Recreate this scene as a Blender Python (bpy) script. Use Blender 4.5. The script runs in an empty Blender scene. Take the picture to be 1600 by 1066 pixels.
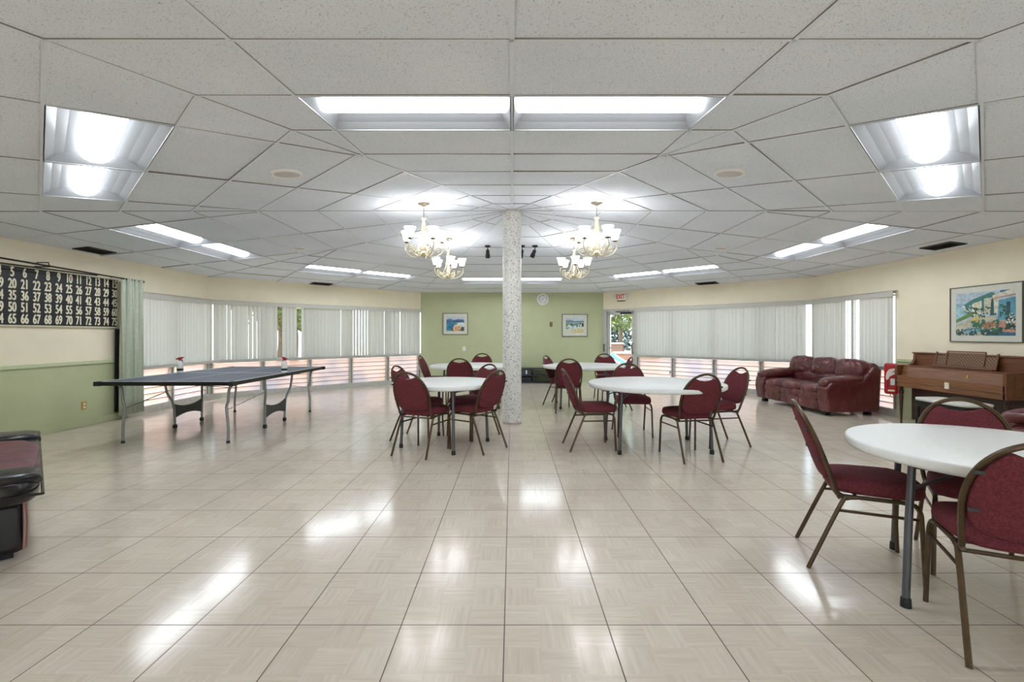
import bpy, math, random
from math import sin, cos, tan, pi, radians as R, sqrt
from mathutils import Vector, Matrix

# ------------------------------------------------------------------ camera, light, exposure
SC = bpy.context.scene
COL = SC.collection
F_PX, CAM_H = 740.7, 1.288
cam_d = bpy.data.cameras.new('camera')
cam = bpy.data.objects.new('camera', cam_d)
COL.objects.link(cam)
cam.location = (0, 0, CAM_H)
cam.rotation_euler = (R(90), 0, 0)
cam_d.sensor_width = 36
cam_d.lens = F_PX / 1600 * 36
cam_d.shift_y = -10.0 / 1600
cam_d.clip_start = 0.05
SC.camera = cam
SC.view_settings.view_transform = 'Standard'
SC.view_settings.look = 'None'
SC.view_settings.gamma = 1
SC.view_settings.use_curve_mapping = False
SC.view_settings.exposure = 1.54
SC.cycles.use_denoising = True
SC.cycles.max_bounces = 8
SC.cycles.diffuse_bounces = 5
SC.cycles.glossy_bounces = 4
SC.cycles.transmission_bounces = 6
SC.cycles.transparent_max_bounces = 12
SC.cycles.sample_clamp_indirect = 6
SC.cycles.caustics_reflective = False
SC.cycles.caustics_refractive = False

LAMP = 6.3          # strength of the troffer lenses
world = bpy.data.worlds.new('sky')
SC.world = world
world.use_nodes = True
wn = world.node_tree.nodes
wn['Background'].inputs['Color'].default_value = (0.72, 0.85, 1.0, 1)
wn['Background'].inputs['Strength'].default_value = 1.45
sun_d = bpy.data.lights.new('sun', 'SUN')
sun_d.energy = 3.6
sun_d.angle = R(1)
sun_d.color = (1, .95, .86)
sun = bpy.data.objects.new('sun', sun_d)
sun.rotation_euler = (R(18), R(-12), 0)
COL.objects.link(sun)
# ------------------------------------------------------------------ room measures
APX, APY, APZ = 0.0, 6.925, 3.093     # ceiling apex above the column
SLOPE = 0.1097
AP = 6.015                            # apothem of the octagon
T22 = tan(R(22.5))
HC = AP * T22
ZP = APZ - SLOPE * AP                 # ceiling height at the walls
TILE = 0.6096
rnd = random.Random(7)

# ------------------------------------------------------------------ materials
def S(h):   # sRGB 0-255 -> linear
    return tuple(((c / 255) / 12.92 if c / 255 <= .04045 else ((c / 255 + .055) / 1.055) ** 2.4) for c in h) + (1,)

class NT:
    def __init__(self, name):
        self.m = bpy.data.materials.new(name); self.m.use_nodes = True
        self.t = self.m.node_tree; self.t.nodes.clear()
        self.out = self.t.nodes.new('ShaderNodeOutputMaterial')
    def n(self, typ, **kw):
        nd = self.t.nodes.new('ShaderNode' + typ)
        for k, v in kw.items():
            if hasattr(nd, k) and k not in ('inputs',): setattr(nd, k, v)
        return nd
    def l(self, a, b): self.t.links.new(a, b)
    def math(self, op, a, b=0.0, c=None):
        nd = self.n('Math', operation=op)
        for i, v in enumerate((a, b) if c is None else (a, b, c)):
            if isinstance(v, (int, float)): nd.inputs[i].default_value = v
            else: self.l(v, nd.inputs[i])
        return nd.outputs[0]
    def mix(self, fac, a, b, bt='MIX'):
        nd = self.n('Mix', data_type='RGBA', blend_type=bt)
        for s, v in ((nd.inputs[0], fac), (nd.inputs[6], a), (nd.inputs[7], b)):
            if isinstance(v, (int, float)): s.default_value = v
            elif isinstance(v, tuple): s.default_value = v
            else: self.l(v, s)
        return nd.outputs[2]
    def noise(self, vec, scale, detail=2, rough=.5):
        nd = self.n('TexNoise'); nd.inputs['Scale'].default_value = scale
        nd.inputs['Detail'].default_value = detail; nd.inputs['Roughness'].default_value = rough
        if vec is not None: self.l(vec, nd.inputs['Vector'])
        return nd.outputs['Fac']
    def ramp(self, fac, stops):
        nd = self.n('ValToRGB'); e = nd.color_ramp.elements
        e[0].position, e[0].color = stops[0]; e[1].position, e[1].color = stops[-1]
        for p, c in stops[1:-1]:
            x = e.new(p); x.color = c
        self.l(fac, nd.inputs[0]); return nd.outputs[0]
    def bsdf(self, col, rough=.5, metal=0, spec=.5, **kw):
        b = self.n('BsdfPrincipled')
        for k, v in (('Base Color', col), ('Roughness', rough), ('Metallic', metal), ('Specular IOR Level', spec)) + tuple(kw.items()):
            s = b.inputs[k]
            if isinstance(v, (int, float, tuple)): s.default_value = v
            else: self.l(v, s)
        return b
    def fin(self, sh):
        self.l(sh, self.out.inputs[0]); return self.m
    def bump(self, b, h, strength=.3, dist=.01):
        bp = self.n('Bump'); bp.inputs['Strength'].default_value = strength; bp.inputs['Distance'].default_value = dist
        self.l(h, bp.inputs['Height']); self.l(bp.outputs[0], b.inputs['Normal'])

def simple(name, col, rough=.5, metal=0, var=.06, vs=8, bump=0, bs=60, spec=.5, **kw):
    t = NT(name); tc = t.n('TexCoord').outputs['Object']
    c = S(col)
    nz = t.noise(tc, vs, 3)
    dark = tuple(x * (1 - var) for x in c[:3]) + (1,); lite = tuple(min(1, x * (1 + var)) for x in c[:3]) + (1,)
    cc = t.ramp(nz, [(.35, dark), (.65, lite)])
    b = t.bsdf(cc, rough, metal, spec, **kw)
    if bump: t.bump(b, t.noise(tc, bs, 2), bump, .004)
    return t.fin(b.outputs[0])

M = {}
M['cream'] = simple('cream_paint', (240, 231, 206), .6, var=.02, vs=3, bump=.08, bs=120)
M['green'] = simple('green_paint', (184, 190, 152), .55, var=.03, vs=2.5, bump=.1, bs=90)
M['railgreen'] = simple('pale_green_trim', (196, 205, 165), .4, var=.02)
M['alu'] = simple('painted_aluminium', (196, 196, 190), .35, .3, var=.05, vs=14)
M['aludark'] = simple('dark_gasket', (86, 88, 88), .5, .2)
M['valance'] = simple('valance_vinyl', (196, 195, 186), .45, var=.02)
M['tube'] = simple('bronze_tube', (82, 65, 46), .36, .5, var=.12, vs=22)
M['fabric'] = simple('burgundy_fabric', (104, 48, 54), .85, var=.22, vs=110, bump=.35, bs=500, spec=.2)
M['tabletop'] = simple('white_laminate', (226, 228, 226), .38, var=.02, vs=30)
M['tableleg'] = simple('grey_steel_leg', (92, 92, 96), .38, .5, var=.05)
M['rubber'] = simple('black_rubber', (24, 24, 25), .6)
M['black'] = simple('black_metal', (20, 20, 22), .35, .2)
M['silver'] = simple('silver_tube', (150, 152, 154), .35, .6, var=.06)
M['ppblue'] = simple('slate_blue_playing_surface', (68, 80, 102), .42, var=.04, vs=5)
M['white'] = simple('white_enamel', (238, 238, 235), .35, var=.01)
M['greywhite'] = simple('white_plastic', (225, 227, 228), .4, var=.02)
M['housing'] = simple('white_reflector', (140, 142, 145), .3, var=.01)
M['red'] = simple('red_plastic', (178, 20, 30), .4, var=.05)
M['redcloth'] = simple('red_vinyl', (176, 14, 26), .35, var=.1, vs=6, bump=.2, bs=20)
M['vent'] = simple('dark_vent', (52, 50, 48), .6, .2)
M['ivory'] = simple('ivory_and_gold_enamel', (206, 196, 166), .35, .15, var=.16, vs=30)
M['chain'] = simple('aged_brass', (96, 88, 72), .35, .6)
M['blackgloss'] = simple('black_gloss', (16, 17, 19), .18, var=.02)
M['blkleather'] = simple('black_leather', (17, 17, 20), .27, var=.2, vs=12, bump=.9, bs=9)
M['maroonl'] = simple('dark_maroon_leather', (96, 50, 58), .5, var=.2, vs=9, bump=.8, bs=12)
M['curtain'] = simple('pale_green_curtain', (192, 199, 182), .85, var=.05, vs=20, bump=.2, bs=300)
M['brassplate'] = simple('brass_plate', (196, 168, 82), .35, .5)
M['bronzeplate'] = simple('brown_plate', (120, 92, 52), .4, .4)
M['framegrey'] = simple('grey_metal_frame', (96, 92, 88), .3, .6)
M['mat'] = simple('mat_board', (232, 226, 216), .7, var=.02)
M['sign'] = simple('sign_white', (236, 232, 222), .4)
M['signred'] = simple('sign_red', (205, 40, 35), .4)
M['ink'] = simple('black_ink', (18, 17, 20), .5)
M['cream_num'] = simple('cream_numerals', (235, 228, 205), .5)
M['ground'] = simple('outdoor_paving', (214, 192, 178), .8, var=.12, vs=1.3)
M['outwhite'] = simple('pool_deck', (226, 222, 220), .7, var=.05, vs=1.5)
M['teal'] = simple('teal_sling', (60, 150, 165), .6)
M['purple'] = simple('violet_sling', (110, 100, 180), .6)
M['planter'] = simple('brown_planter', (120, 84, 66), .7)
M['bark'] = simple('bark', (95, 78, 60), .9, bump=.6, bs=20)
M['leaf'] = simple('leaf_green', (104, 116, 58), .6, var=.35, vs=3)
M['leafdark'] = simple('dark_leaf_green', (50, 66, 56), .6, var=.35, vs=3)
M['cushionw'] = simple('pale_bench_cushion', (214, 212, 208), .5, var=.05)
M['tan'] = simple('tan_leather_strip', (160, 120, 112), .5, var=.1)

def leather():
    t = NT('burgundy_leather'); tc = t.n('TexCoord').outputs['Object']
    c = t.ramp(t.noise(tc, 3, 2), [(.3, S((74, 30, 32))), (.6, S((100, 44, 44))), (.8, S((126, 68, 66)))])
    b = t.bsdf(c, .3, 0, .6)
    t.bump(b, t.noise(tc, 6, 2, .5), .8, .05)
    return t.fin(b.outputs[0])
M['leather'] = leather()

def wood(name, c1, c2, sc=(14, 1, 14), rough=.35):
    t = NT(name); tc = t.n('TexCoord').outputs['Object']
    mp = t.n('Mapping'); mp.inputs['Scale'].default_value = sc; t.l(tc, mp.inputs[0])
    c = t.ramp(t.noise(mp.outputs[0], 3.2, 5, .65), [(.3, S(c1)), (.7, S(c2))])
    b = t.bsdf(c, rough); return t.fin(b.outputs[0])
M['walnut'] = wood('walnut_veneer', (82, 46, 28), (128, 78, 48))
M['walnutdark'] = wood('dark_walnut', (48, 28, 20), (76, 46, 32))
M['walnutlite'] = wood('mid_walnut_front', (104, 66, 42), (142, 96, 62))

def floor_mat():
    t = NT('parquet_look_floor_tile')
    pos = t.n('NewGeometry').outputs['Position']
    sp = t.n('SeparateXYZ'); t.l(pos, sp.inputs[0])
    T = .457
    ux = t.math('DIVIDE', t.math('SUBTRACT', sp.outputs[0], -.0334), T)
    uy = t.math('DIVIDE', t.math('SUBTRACT', sp.outputs[1], 2.102), T)
    fx, fy = t.math('FRACT', ux), t.math('FRACT', uy)
    ax = t.math('ABSOLUTE', t.math('SUBTRACT', fx, .5)); ay = t.math('ABSOLUTE', t.math('SUBTRACT', fy, .5))
    edge = t.math('MAXIMUM', ax, ay)
    grout = t.math('GREATER_THAN', edge, .5 - .0024 / T)
    # pinwheel of four planks round a small square
    ix, iy = t.math('FLOOR', t.math('MULTIPLY', fx, 3)), t.math('FLOOR', t.math('MULTIPLY', fy, 3))
    q = t.math('MODULO', t.math('ADD', t.math('ADD', ix, iy), 0), 2)
    vecs = []
    for sc in ((2.2, 34, 1), (34, 2.2, 1)):
        mp = t.n('Mapping'); mp.inputs['Scale'].default_value = sc; t.l(pos, mp.inputs[0])
        vecs.append(t.noise(mp.outputs[0], 1.6, 4, .6))
    grain = t.math('ADD', t.math('MULTIPLY', vecs[0], t.math('SUBTRACT', 1, q)), t.math('MULTIPLY', vecs[1], q))
    wv = t.n('TexWhiteNoise', noise_dimensions='2D')
    cb = t.n('CombineXYZ')
    t.l(t.math('ADD', t.math('MULTIPLY', t.math('FLOOR', ux), 3), ix), cb.inputs[0])
    t.l(t.math('ADD', t.math('MULTIPLY', t.math('FLOOR', uy), 3), iy), cb.inputs[1])
    t.l(cb.outputs[0], wv.inputs['Vector'])
    g2 = t.math('ADD', t.math('ADD', .05, t.math('MULTIPLY', grain, .78)), t.math('MULTIPLY', wv.outputs['Value'], .14))
    c = t.ramp(g2, [(.3, S((196, 184, 168))), (.5, S((207, 196, 181))), (.72, S((218, 208, 195)))])
    c = t.mix(grout, c, S((92, 74, 62)))
    rg = t.math('ADD', .11, t.math('MULTIPLY', grout, .5))
    rg2 = t.math('ADD', rg, t.math('MULTIPLY', t.noise(pos, 3, 3), .06))
    b = t.bsdf(c, rg2, 0, .5)
    h = t.math('MULTIPLY', grout, -1)
    t.bump(b, h, .4, .002)
    return t.fin(b.outputs[0])
M['floor'] = floor_mat()

def ceil_mat():
    t = NT('mineral_fibre_ceiling_tile')
    pos = t.n('NewGeometry').outputs['Position']
    n1 = t.noise(pos, 140, 2, .6)
    n2 = t.noise(pos, 70, 2, .5)
    sp = t.math('GREATER_THAN', n1, .63)
    sp2 = t.math('GREATER_THAN', n2, .68)
    base = t.ramp(t.noise(pos, 1.2, 2), [(.3, S((226, 233, 243))), (.7, S((236, 242, 251)))])
    c = t.mix(t.math('MULTIPLY', sp, .5), base, S((104, 106, 110)))
    c = t.mix(t.math('MULTIPLY', sp2, .25), c, S((110, 112, 116)))
    b = t.bsdf(c, .9, 0, .1)
    t.bump(b, t.math('MULTIPLY', sp, -1), .3, .003)
    return t.fin(b.outputs[0])
M['ceil'] = ceil_mat()

def mosaic():
    t = NT('glass_mosaic')
    uv = t.n('UVMap').outputs[0]
    sp = t.n('SeparateXYZ'); t.l(uv, sp.inputs[0])
    s = 1 / .0165
    ux, uy = t.math('MULTIPLY', sp.outputs[0], s), t.math('MULTIPLY', sp.outputs[1], s)
    cb = t.n('CombineXYZ'); t.l(t.math('FLOOR', ux), cb.inputs[0]); t.l(t.math('FLOOR', uy), cb.inputs[1])
    wv = t.n('TexWhiteNoise', noise_dimensions='2D'); t.l(cb.outputs[0], wv.inputs['Vector'])
    c = t.ramp(wv.outputs['Value'], [(0, S((150, 138, 140))), (.06, S((180, 172, 172))), (.14, S((214, 214, 210))), (.6, S((228, 228, 224))), (1, S((240, 240, 236)))])
    ax = t.math('ABSOLUTE', t.math('SUBTRACT', t.math('FRACT', ux), .5)); ay = t.math('ABSOLUTE', t.math('SUBTRACT', t.math('FRACT', uy), .5))
    gr = t.math('GREATER_THAN', t.math('MAXIMUM', ax, ay), .44)
    # upper part of the shaft has darker joints
    up = t.math('MULTIPLY', t.math('GREATER_THAN', sp.outputs[1], 2.15), 1)
    gc = t.mix(up, S((206, 206, 202)), S((150, 148, 144)))
    c = t.mix(gr, c, gc)
    rust = t.math('LESS_THAN', t.math('ADD', sp.outputs[1], t.math('MULTIPLY', t.noise(uv, 25), .03)), .04)
    c = t.mix(t.math('MULTIPLY', rust, .55), c, S((140, 90, 66)))
    b = t.bsdf(c, .3); t.bump(b, t.math('MULTIPLY', gr, -1), .3, .002)
    return t.fin(b.outputs[0])
M['mosaic'] = mosaic()

def emis(name, col, st):
    t = NT(name); e = t.n('Emission'); e.inputs[0].default_value = col; e.inputs[1].default_value = st
    return t.fin(e.outputs[0])
M['lens'] = emis('lit_troffer_lens', (.89, .945, 1, 1), LAMP)
def shade():
    t = NT('lit_alabaster_shade'); e = t.n('Emission'); e.inputs[0].default_value = (.96, .97, 1, 1); e.inputs[1].default_value = 5.0
    b = t.bsdf(S((245, 242, 235)), .3); ms = t.n('AddShader'); t.l(e.outputs[0], ms.inputs[0]); t.l(b.outputs[0], ms.inputs[1])
    return t.fin(ms.outputs[0])
M['shade'] = shade()

def glass():
    t = NT('clear_pane'); tr = t.n('BsdfTransparent'); tr.inputs[0].default_value = (.93, .96, .95, 1)
    g = t.n('BsdfGlossy'); g.inputs['Roughness'].default_value = .02
    f = t.n('LayerWeight'); f.inputs[0].default_value = .5
    fc = t.math('ADD', .03, t.math('MULTIPLY', t.math('POWER', f.outputs['Facing'], 5), .6))
    mx = t.n('MixShader'); t.l(fc, mx.inputs[0]); t.l(tr.outputs[0], mx.inputs[1]); t.l(g.outputs[0], mx.inputs[2])
    return t.fin(mx.outputs[0])
M['glass'] = glass()
def louvre():
    t = NT('obscured_louvre_glass')
    pos = t.n('NewGeometry').outputs['Position']
    col = t.ramp(t.noise(pos, 1.1, 2), [(.35, S((206, 200, 208))), (.5, S((240, 222, 214))), (.65, S((240, 218, 204)))])
    tr = t.n('BsdfTransparent'); tr.inputs[0].default_value = (.8, .78, .76, 1)
    tl = t.n('BsdfTranslucent'); t.l(col, tl.inputs[0])
    g = t.n('BsdfPrincipled'); t.l(col, g.inputs['Base Color']); g.inputs['Roughness'].default_value = .25
    m1 = t.n('MixShader'); m1.inputs[0].default_value = .6; t.l(tr.outputs[0], m1.inputs[1]); t.l(tl.outputs[0], m1.inputs[2])
    m2 = t.n('MixShader'); m2.inputs[0].default_value = .3; t.l(m1.outputs[0], m2.inputs[1]); t.l(g.outputs[0], m2.inputs[2])
    return t.fin(m2.outputs[0])
M['louvre'] = louvre()
def vane():
    t = NT('vertical_blind_fabric')
    pos = t.n('TexCoord').outputs['Object']
    mp = t.n('Mapping'); mp.inputs['Scale'].default_value = (60, 60, 60); t.l(pos, mp.inputs[0])
    c = t.ramp(t.noise(mp.outputs[0], 4, 2), [(.4, S((190, 190, 182))), (.6, S((206, 206, 198)))])
    d = t.n('BsdfDiffuse'); t.l(c, d.inputs[0]); tl = t.n('BsdfTranslucent'); t.l(c, tl.inputs[0])
    mx = t.n('MixShader'); mx.inputs[0].default_value = .2; t.l(d.outputs[0], mx.inputs[1]); t.l(tl.outputs[0], mx.inputs[2])
    return t.fin(mx.outputs[0])
M['vane'] = vane()
def grille():
    t = NT('woven_lattice'); tc = t.n('TexCoord').outputs['Object']
    sp = t.n('SeparateXYZ'); t.l(tc, sp.inputs[0])
    a = t.math('FRACT', t.math('MULTIPLY', t.math('ADD', sp.outputs[0], sp.outputs[2]), 24))
    b_ = t.math('FRACT', t.math('MULTIPLY', t.math('SUBTRACT', sp.outputs[0], sp.outputs[2]), 24))
    k = t.math('GREATER_THAN', t.math('MINIMUM', a, b_), .38)
    c = t.mix(k, S((136, 100, 70)), S((30, 18, 14)))
    return t.fin(t.bsdf(c, .5).outputs[0])
M['grille'] = grille()

# ------------------------------------------------------------------ mesh helpers
class MB:
    def __init__(self): self.v = []; self.f = []; self.mi = []; self.uv = None; self.cur = 0
    def add(self, vs, fs):
        o = len(self.v); self.v += [tuple(p) for p in vs]
        for f in fs: self.f.append([o + i for i in f]); self.mi.append(self.cur)
    def box(self, c, s, rot=None):
        x, y, z = s[0] / 2, s[1] / 2, s[2] / 2
        P = [Vector((a * x, b * y, d * z)) for d in (-1, 1) for a, b in ((-1, -1), (1, -1), (1, 1), (-1, 1))]
        if rot is not None: P = [rot @ p for p in P]
        c = Vector(c)
        self.add([p + c for p in P], [(3, 2, 1, 0), (4, 5, 6, 7), (0, 1, 5, 4), (1, 2, 6, 5), (2, 3, 7, 6), (3, 0, 4, 7)])
    def bb(self, a, b): self.box([(a[i] + b[i]) / 2 for i in range(3)], [abs(b[i] - a[i]) for i in range(3)])
    def tube(self, pts, r, n=8, closed=False, flat=None):
        pts = [Vector(p) for p in pts]; N = len(pts); rs = r if isinstance(r, (list, tuple)) else [r] * N
        rings = []; up = None
        for i in range(N):
            a = pts[(i - 1) % N] if (closed or i > 0) else pts[i]
            b = pts[(i + 1) % N] if (closed or i < N - 1) else pts[i]
            t = (b - a).normalized()
            if up is None:
                up = Vector((0, 0, 1)) if abs(t.z) < .9 else Vector((1, 0, 0))
            s = t.cross(up)
            if s.length < 1e-6: s = t.orthogonal()
            s.normalize(); up = s.cross(t).normalized()
            rings.append([pts[i] + (s * cos(2 * pi * k / n) + up * sin(2 * pi * k / n)) * rs[i] for k in range(n)])
        vs = [p for rg in rings for p in rg]; fs = []
        for i in range(N if closed else N - 1):
            j = (i + 1) % N
            for k in range(n): fs.append((i * n + k, i * n + (k + 1) % n, j * n + (k + 1) % n, j * n + k))
        if not closed: fs += [tuple(range(n))[::-1], tuple((N - 1) * n + k for k in range(n))]
        self.add(vs, fs)
    def lathe(self, prof, n=24, c=(0, 0, 0), cap=True):
        vs = []; fs = []; m = len(prof)
        for r, z in prof:
            for k in range(n): vs.append((c[0] + r * cos(2 * pi * k / n), c[1] + r * sin(2 * pi * k / n), c[2] + z))
        for i in range(m - 1):
            for k in range(n): fs.append((i * n + k, i * n + (k + 1) % n, (i + 1) * n + (k + 1) % n, (i + 1) * n + k))
        if cap: fs += [tuple(range(n))[::-1], tuple((m - 1) * n + k for k in range(n))]
        self.add(vs, fs)
    def prism(self, poly, z0, z1, tf=None):
        n = len(poly); P = [Vector((x, y, z0)) for x, y in poly] + [Vector((x, y, z1)) for x, y in poly]
        if tf: P = [tf @ p for p in P]
        self.add(P, [tuple(range(n))[::-1], tuple(n + i for i in range(n))] + [(i, (i + 1) % n, n + (i + 1) % n, n + i) for i in range(n)])
    def quad(self, a, b, c, d): self.add([a, b, c, d], [(0, 1, 2, 3)])
    def pad(self, outline, fn, loops=((1, 0), (.985, .55), (.94, .85), (.8, .97), (.45, 1), (0, 1))):
        """closed cushion: outline of (u,v); fn(u, v, s, side) -> 3D point"""
        n = len(outline); cu = sum(p[0] for p in outline) / n; cv = sum(p[1] for p in outline) / n
        vs = []; fs = []
        ring = []
        for side in (1, -1):
            rr = []
            for k, (sc, th) in enumerate(loops):
                if k == 0 and side == -1: rr.append(ring[0][0]); continue
                st = len(vs)
                if sc == 0:
                    vs.append(fn(cu, cv, th, side)); rr.append([st])
                else:
                    for u, v in outline: vs.append(fn(cu + (u - cu) * sc, cv + (v - cv) * sc, th, side))
                    rr.append(list(range(st, st + n)))
            ring.append(rr)
        for si, rr in enumerate(ring):
            for a, b in zip(rr[:-1], rr[1:]):
                for k in range(n):
                    k2 = (k + 1) % n
                    q = (a[k], a[k2], b[k2], b[k]) if len(b) > 1 else (a[k], a[k2], b[0])
                    fs.append(q if si == 0 else q[::-1])
        self.add(vs, fs)
    def puff(self, c, s, rot=None, n=14, p=2.6, wr=0.0, seed=0):
        """superellipsoid cushion with a few wrinkles"""
        rr = random.Random(seed); ph = [rr.uniform(0, 6.28) for _ in range(6)]
        vs = []; fs = []; m = n * 2
        def sg(x, e): return math.copysign(abs(x) ** e, x)
        e = 2 / p
        for i in range(n + 1):
            a = -pi / 2 + pi * i / n
            for k in range(m):
                b = 2 * pi * k / m
                x = sg(cos(a), e) * sg(cos(b), e); y = sg(cos(a), e) * sg(sin(b), e); z = sg(sin(a), e)
                w = 1 + wr * (sin(5 * x + 3 * z + ph[0]) * sin(4 * y + ph[1]) + .6 * sin(11 * x + ph[2]) * sin(9 * z + ph[3]))
                P = Vector((x * s[0] / 2 * w, y * s[1] / 2 * w, z * s[2] / 2 * w))
                if rot is not None: P = rot @ P
                vs.append(P + Vector(c))
        for i in range(n):
            for k in range(m): fs.append((i * m + k, i * m + (k + 1) % m, (i + 1) * m + (k + 1) % m, (i + 1) * m + k))
        self.add(vs, fs)
    def build(self, name, mats, parent=None, smooth=False, bevel=0, sharp=40):
        me = bpy.data.meshes.new(name); me.from_pydata(self.v, [], self.f)
        if not isinstance(mats, (list, tuple)): mats = [mats]
        for m in mats: me.materials.append(m)
        me.polygons.foreach_set('material_index', self.mi)
        if self.uv:
            ul = me.uv_layers.new(name='UVMap')
            for pl in me.polygons:
                for li in pl.loop_indices: ul.data[li].uv = self.uv[me.loops[li].vertex_index]
        me.validate(); me.update()
        o = bpy.data.objects.new(name, me); COL.objects.link(o)
        if parent is not None: o.parent = parent
        if bevel:
            b = o.modifiers.new('bevel', 'BEVEL'); b.width = bevel; b.segments = 2; b.limit_method = 'ANGLE'; b.angle_limit = R(35)
        if smooth:
            me.polygons.foreach_set('use_smooth', [True] * len(me.polygons))
            if sharp:
                import bmesh
                bm = bmesh.new(); bm.from_mesh(me)
                for e in bm.edges:
                    if len(e.link_faces) == 2 and e.calc_face_angle(0) > R(sharp): e.smooth = False
                bm.to_mesh(me); bm.free()
        return o

def tag(o, label=None, cat=None, group=None, kind=None):
    if label: o['label'] = label
    if cat: o['category'] = cat
    if group: o['group'] = group
    if kind: o['kind'] = kind
    return o
def thing(name, label, cat, loc=(0, 0, 0), rz=0, group=None, mat=None):
    o = bpy.data.objects.new(name, None); COL.objects.link(o); o.empty_display_size = .1
    if mat is not None: o.matrix_world = mat
    else: o.location = loc; o.rotation_euler = (0, 0, rz)
    return tag(o, label, cat, group)
def struct(o): o['kind'] = 'structure'; return o
def dup(root, loc=None, rz=None, label=None, group=None, mat=None):
    r = root.copy(); COL.objects.link(r)
    if mat is not None: r.matrix_world = mat
    else: r.location = loc; r.rotation_euler = (0, 0, rz)
    if label: r['label'] = label
    if group: r['group'] = group
    for ch in list(root.children):
        c = ch.copy(); COL.objects.link(c); c.parent = r
        for g in list(ch.children):
            d = g.copy(); COL.objects.link(d); d.parent = c
    return r
def text_mesh(s, size, mat, name, parent=None, extrude=.002, offset=.0, xs=1.0, align='CENTER'):
    cu = bpy.data.curves.new('tmp', 'FONT'); cu.body = s; cu.size = size; cu.extrude = extrude; cu.offset = offset
    cu.align_x = align; cu.align_y = 'CENTER'
    o = bpy.data.objects.new('tmp', cu); COL.objects.link(o)
    me = bpy.data.meshes.new_from_object(o.evaluated_get(bpy.context.evaluated_depsgraph_get()))
    bpy.data.objects.remove(o); bpy.data.curves.remove(cu)
    vs = [Vector((v.co.x * xs, v.co.y, v.co.z)) for v in me.vertices]; fs = [tuple(p.vertices) for p in me.polygons]
    bpy.data.meshes.remove(me)
    return vs, fs

# ------------------------------------------------------------------ wall frames
def frame(P0, P1):
    """local x from P0 to P1 along the wall, local y into the room, z up"""
    P0 = Vector((P0[0], P0[1], 0)); P1 = Vector((P1[0], P1[1], 0)); x = (P1 - P0).normalized()
    y = Vector((0, 0, 1)).cross(x)
    ctr = Vector((APX, APY, 0))
    if y.dot(ctr - P0) < 0: raise ValueError('wall order')
    m = Matrix(((x.x, y.x, 0, P0.x), (x.y, y.y, 0, P0.y), (0, 0, 1, 0), (0, 0, 0, 1)))
    return m, (P1 - P0).length
V = {'NW': (-HC, APY + AP), 'NE': (HC, APY + AP), 'EN': (AP, APY + HC), 'ES': (AP, APY - HC), 'SE': (HC, APY - AP),
     'SW': (-HC, APY - AP), 'WS': (-AP, APY - HC), 'WN': (-AP, APY + HC)}
# counter-clockwise order keeps the room on the left (+y)
W_N, LN = frame(V['NE'], V['NW']); W_NW, LNW = frame(V['NW'], V['WN']); W_W, LW = frame(V['WN'], V['WS'])
W_SW, LSW = frame(V['WS'], V['SW']); W_SE, LSE = frame(V['SE'], V['ES']); W_E, LE = frame(V['ES'], V['EN']); W_NE, LNE = frame(V['EN'], V['NE'])
TH = .18
def placed(o, m): o.matrix_world = m; return o

# floor
fl = MB(); fl.bb((-6.4, -3.4, -.1), (6.4, 13.3, 0)); struct(fl.build('floor', M['floor']))

# ceiling tiles, clipped to the eight wedges
def clip(poly, a, b, c):      # keep a*x+b*y<=c
    out = []
    for i in range(len(poly)):
        p, q = poly[i], poly[(i + 1) % len(poly)]; dp = a * p[0] + b * p[1] - c; dq = a * q[0] + b * q[1] - c
        if dp <= 0: out.append(p)
        if dp * dq < 0:
            t = dp / (dp - dq); out.append((p[0] + (q[0] - p[0]) * t, p[1] + (q[1] - p[1]) * t))
    return out
def sector(k):                # k=0 south, counter-clockwise
    a = R(-90 + 45 * k); n = Vector((cos(a), sin(a), 0)); t = Vector((n.y, -n.x, 0)); return n, t
def cpt(k, v, q, dz=0):
    n, t = sector(k); p = Vector((APX, APY, APZ)) + n * q + t * v; p.z += -SLOPE * q + dz; return p
QMAX = AP + .02
ct = MB(); bars = MB()
LROW = {0: 6}
BW = .011
def barq(k, a, b):            # a,b = (v,q)
    d = Vector((b[0] - a[0], b[1] - a[1])); 
    if d.length < .02: return
    d.normalize(); s = Vector((-d.y, d.x)) * BW
    lo = [cpt(k, a[0] + s.x, a[1] + s.y), cpt(k, b[0] + s.x, b[1] + s.y), cpt(k, b[0] - s.x, b[1] - s.y), cpt(k, a[0] - s.x, a[1] - s.y)]
    hi = [p + Vector((0, 0, .02)) for p in lo]
    bars.cur = 0; bars.add(lo + hi, [(0, 1, 2, 3), (7, 6, 5, 4)])
    bars.cur = 1; bars.add(lo + hi, [(0, 4, 5, 1), (1, 5, 6, 2), (2, 6, 7, 3), (3, 7, 4, 0)])
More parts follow.
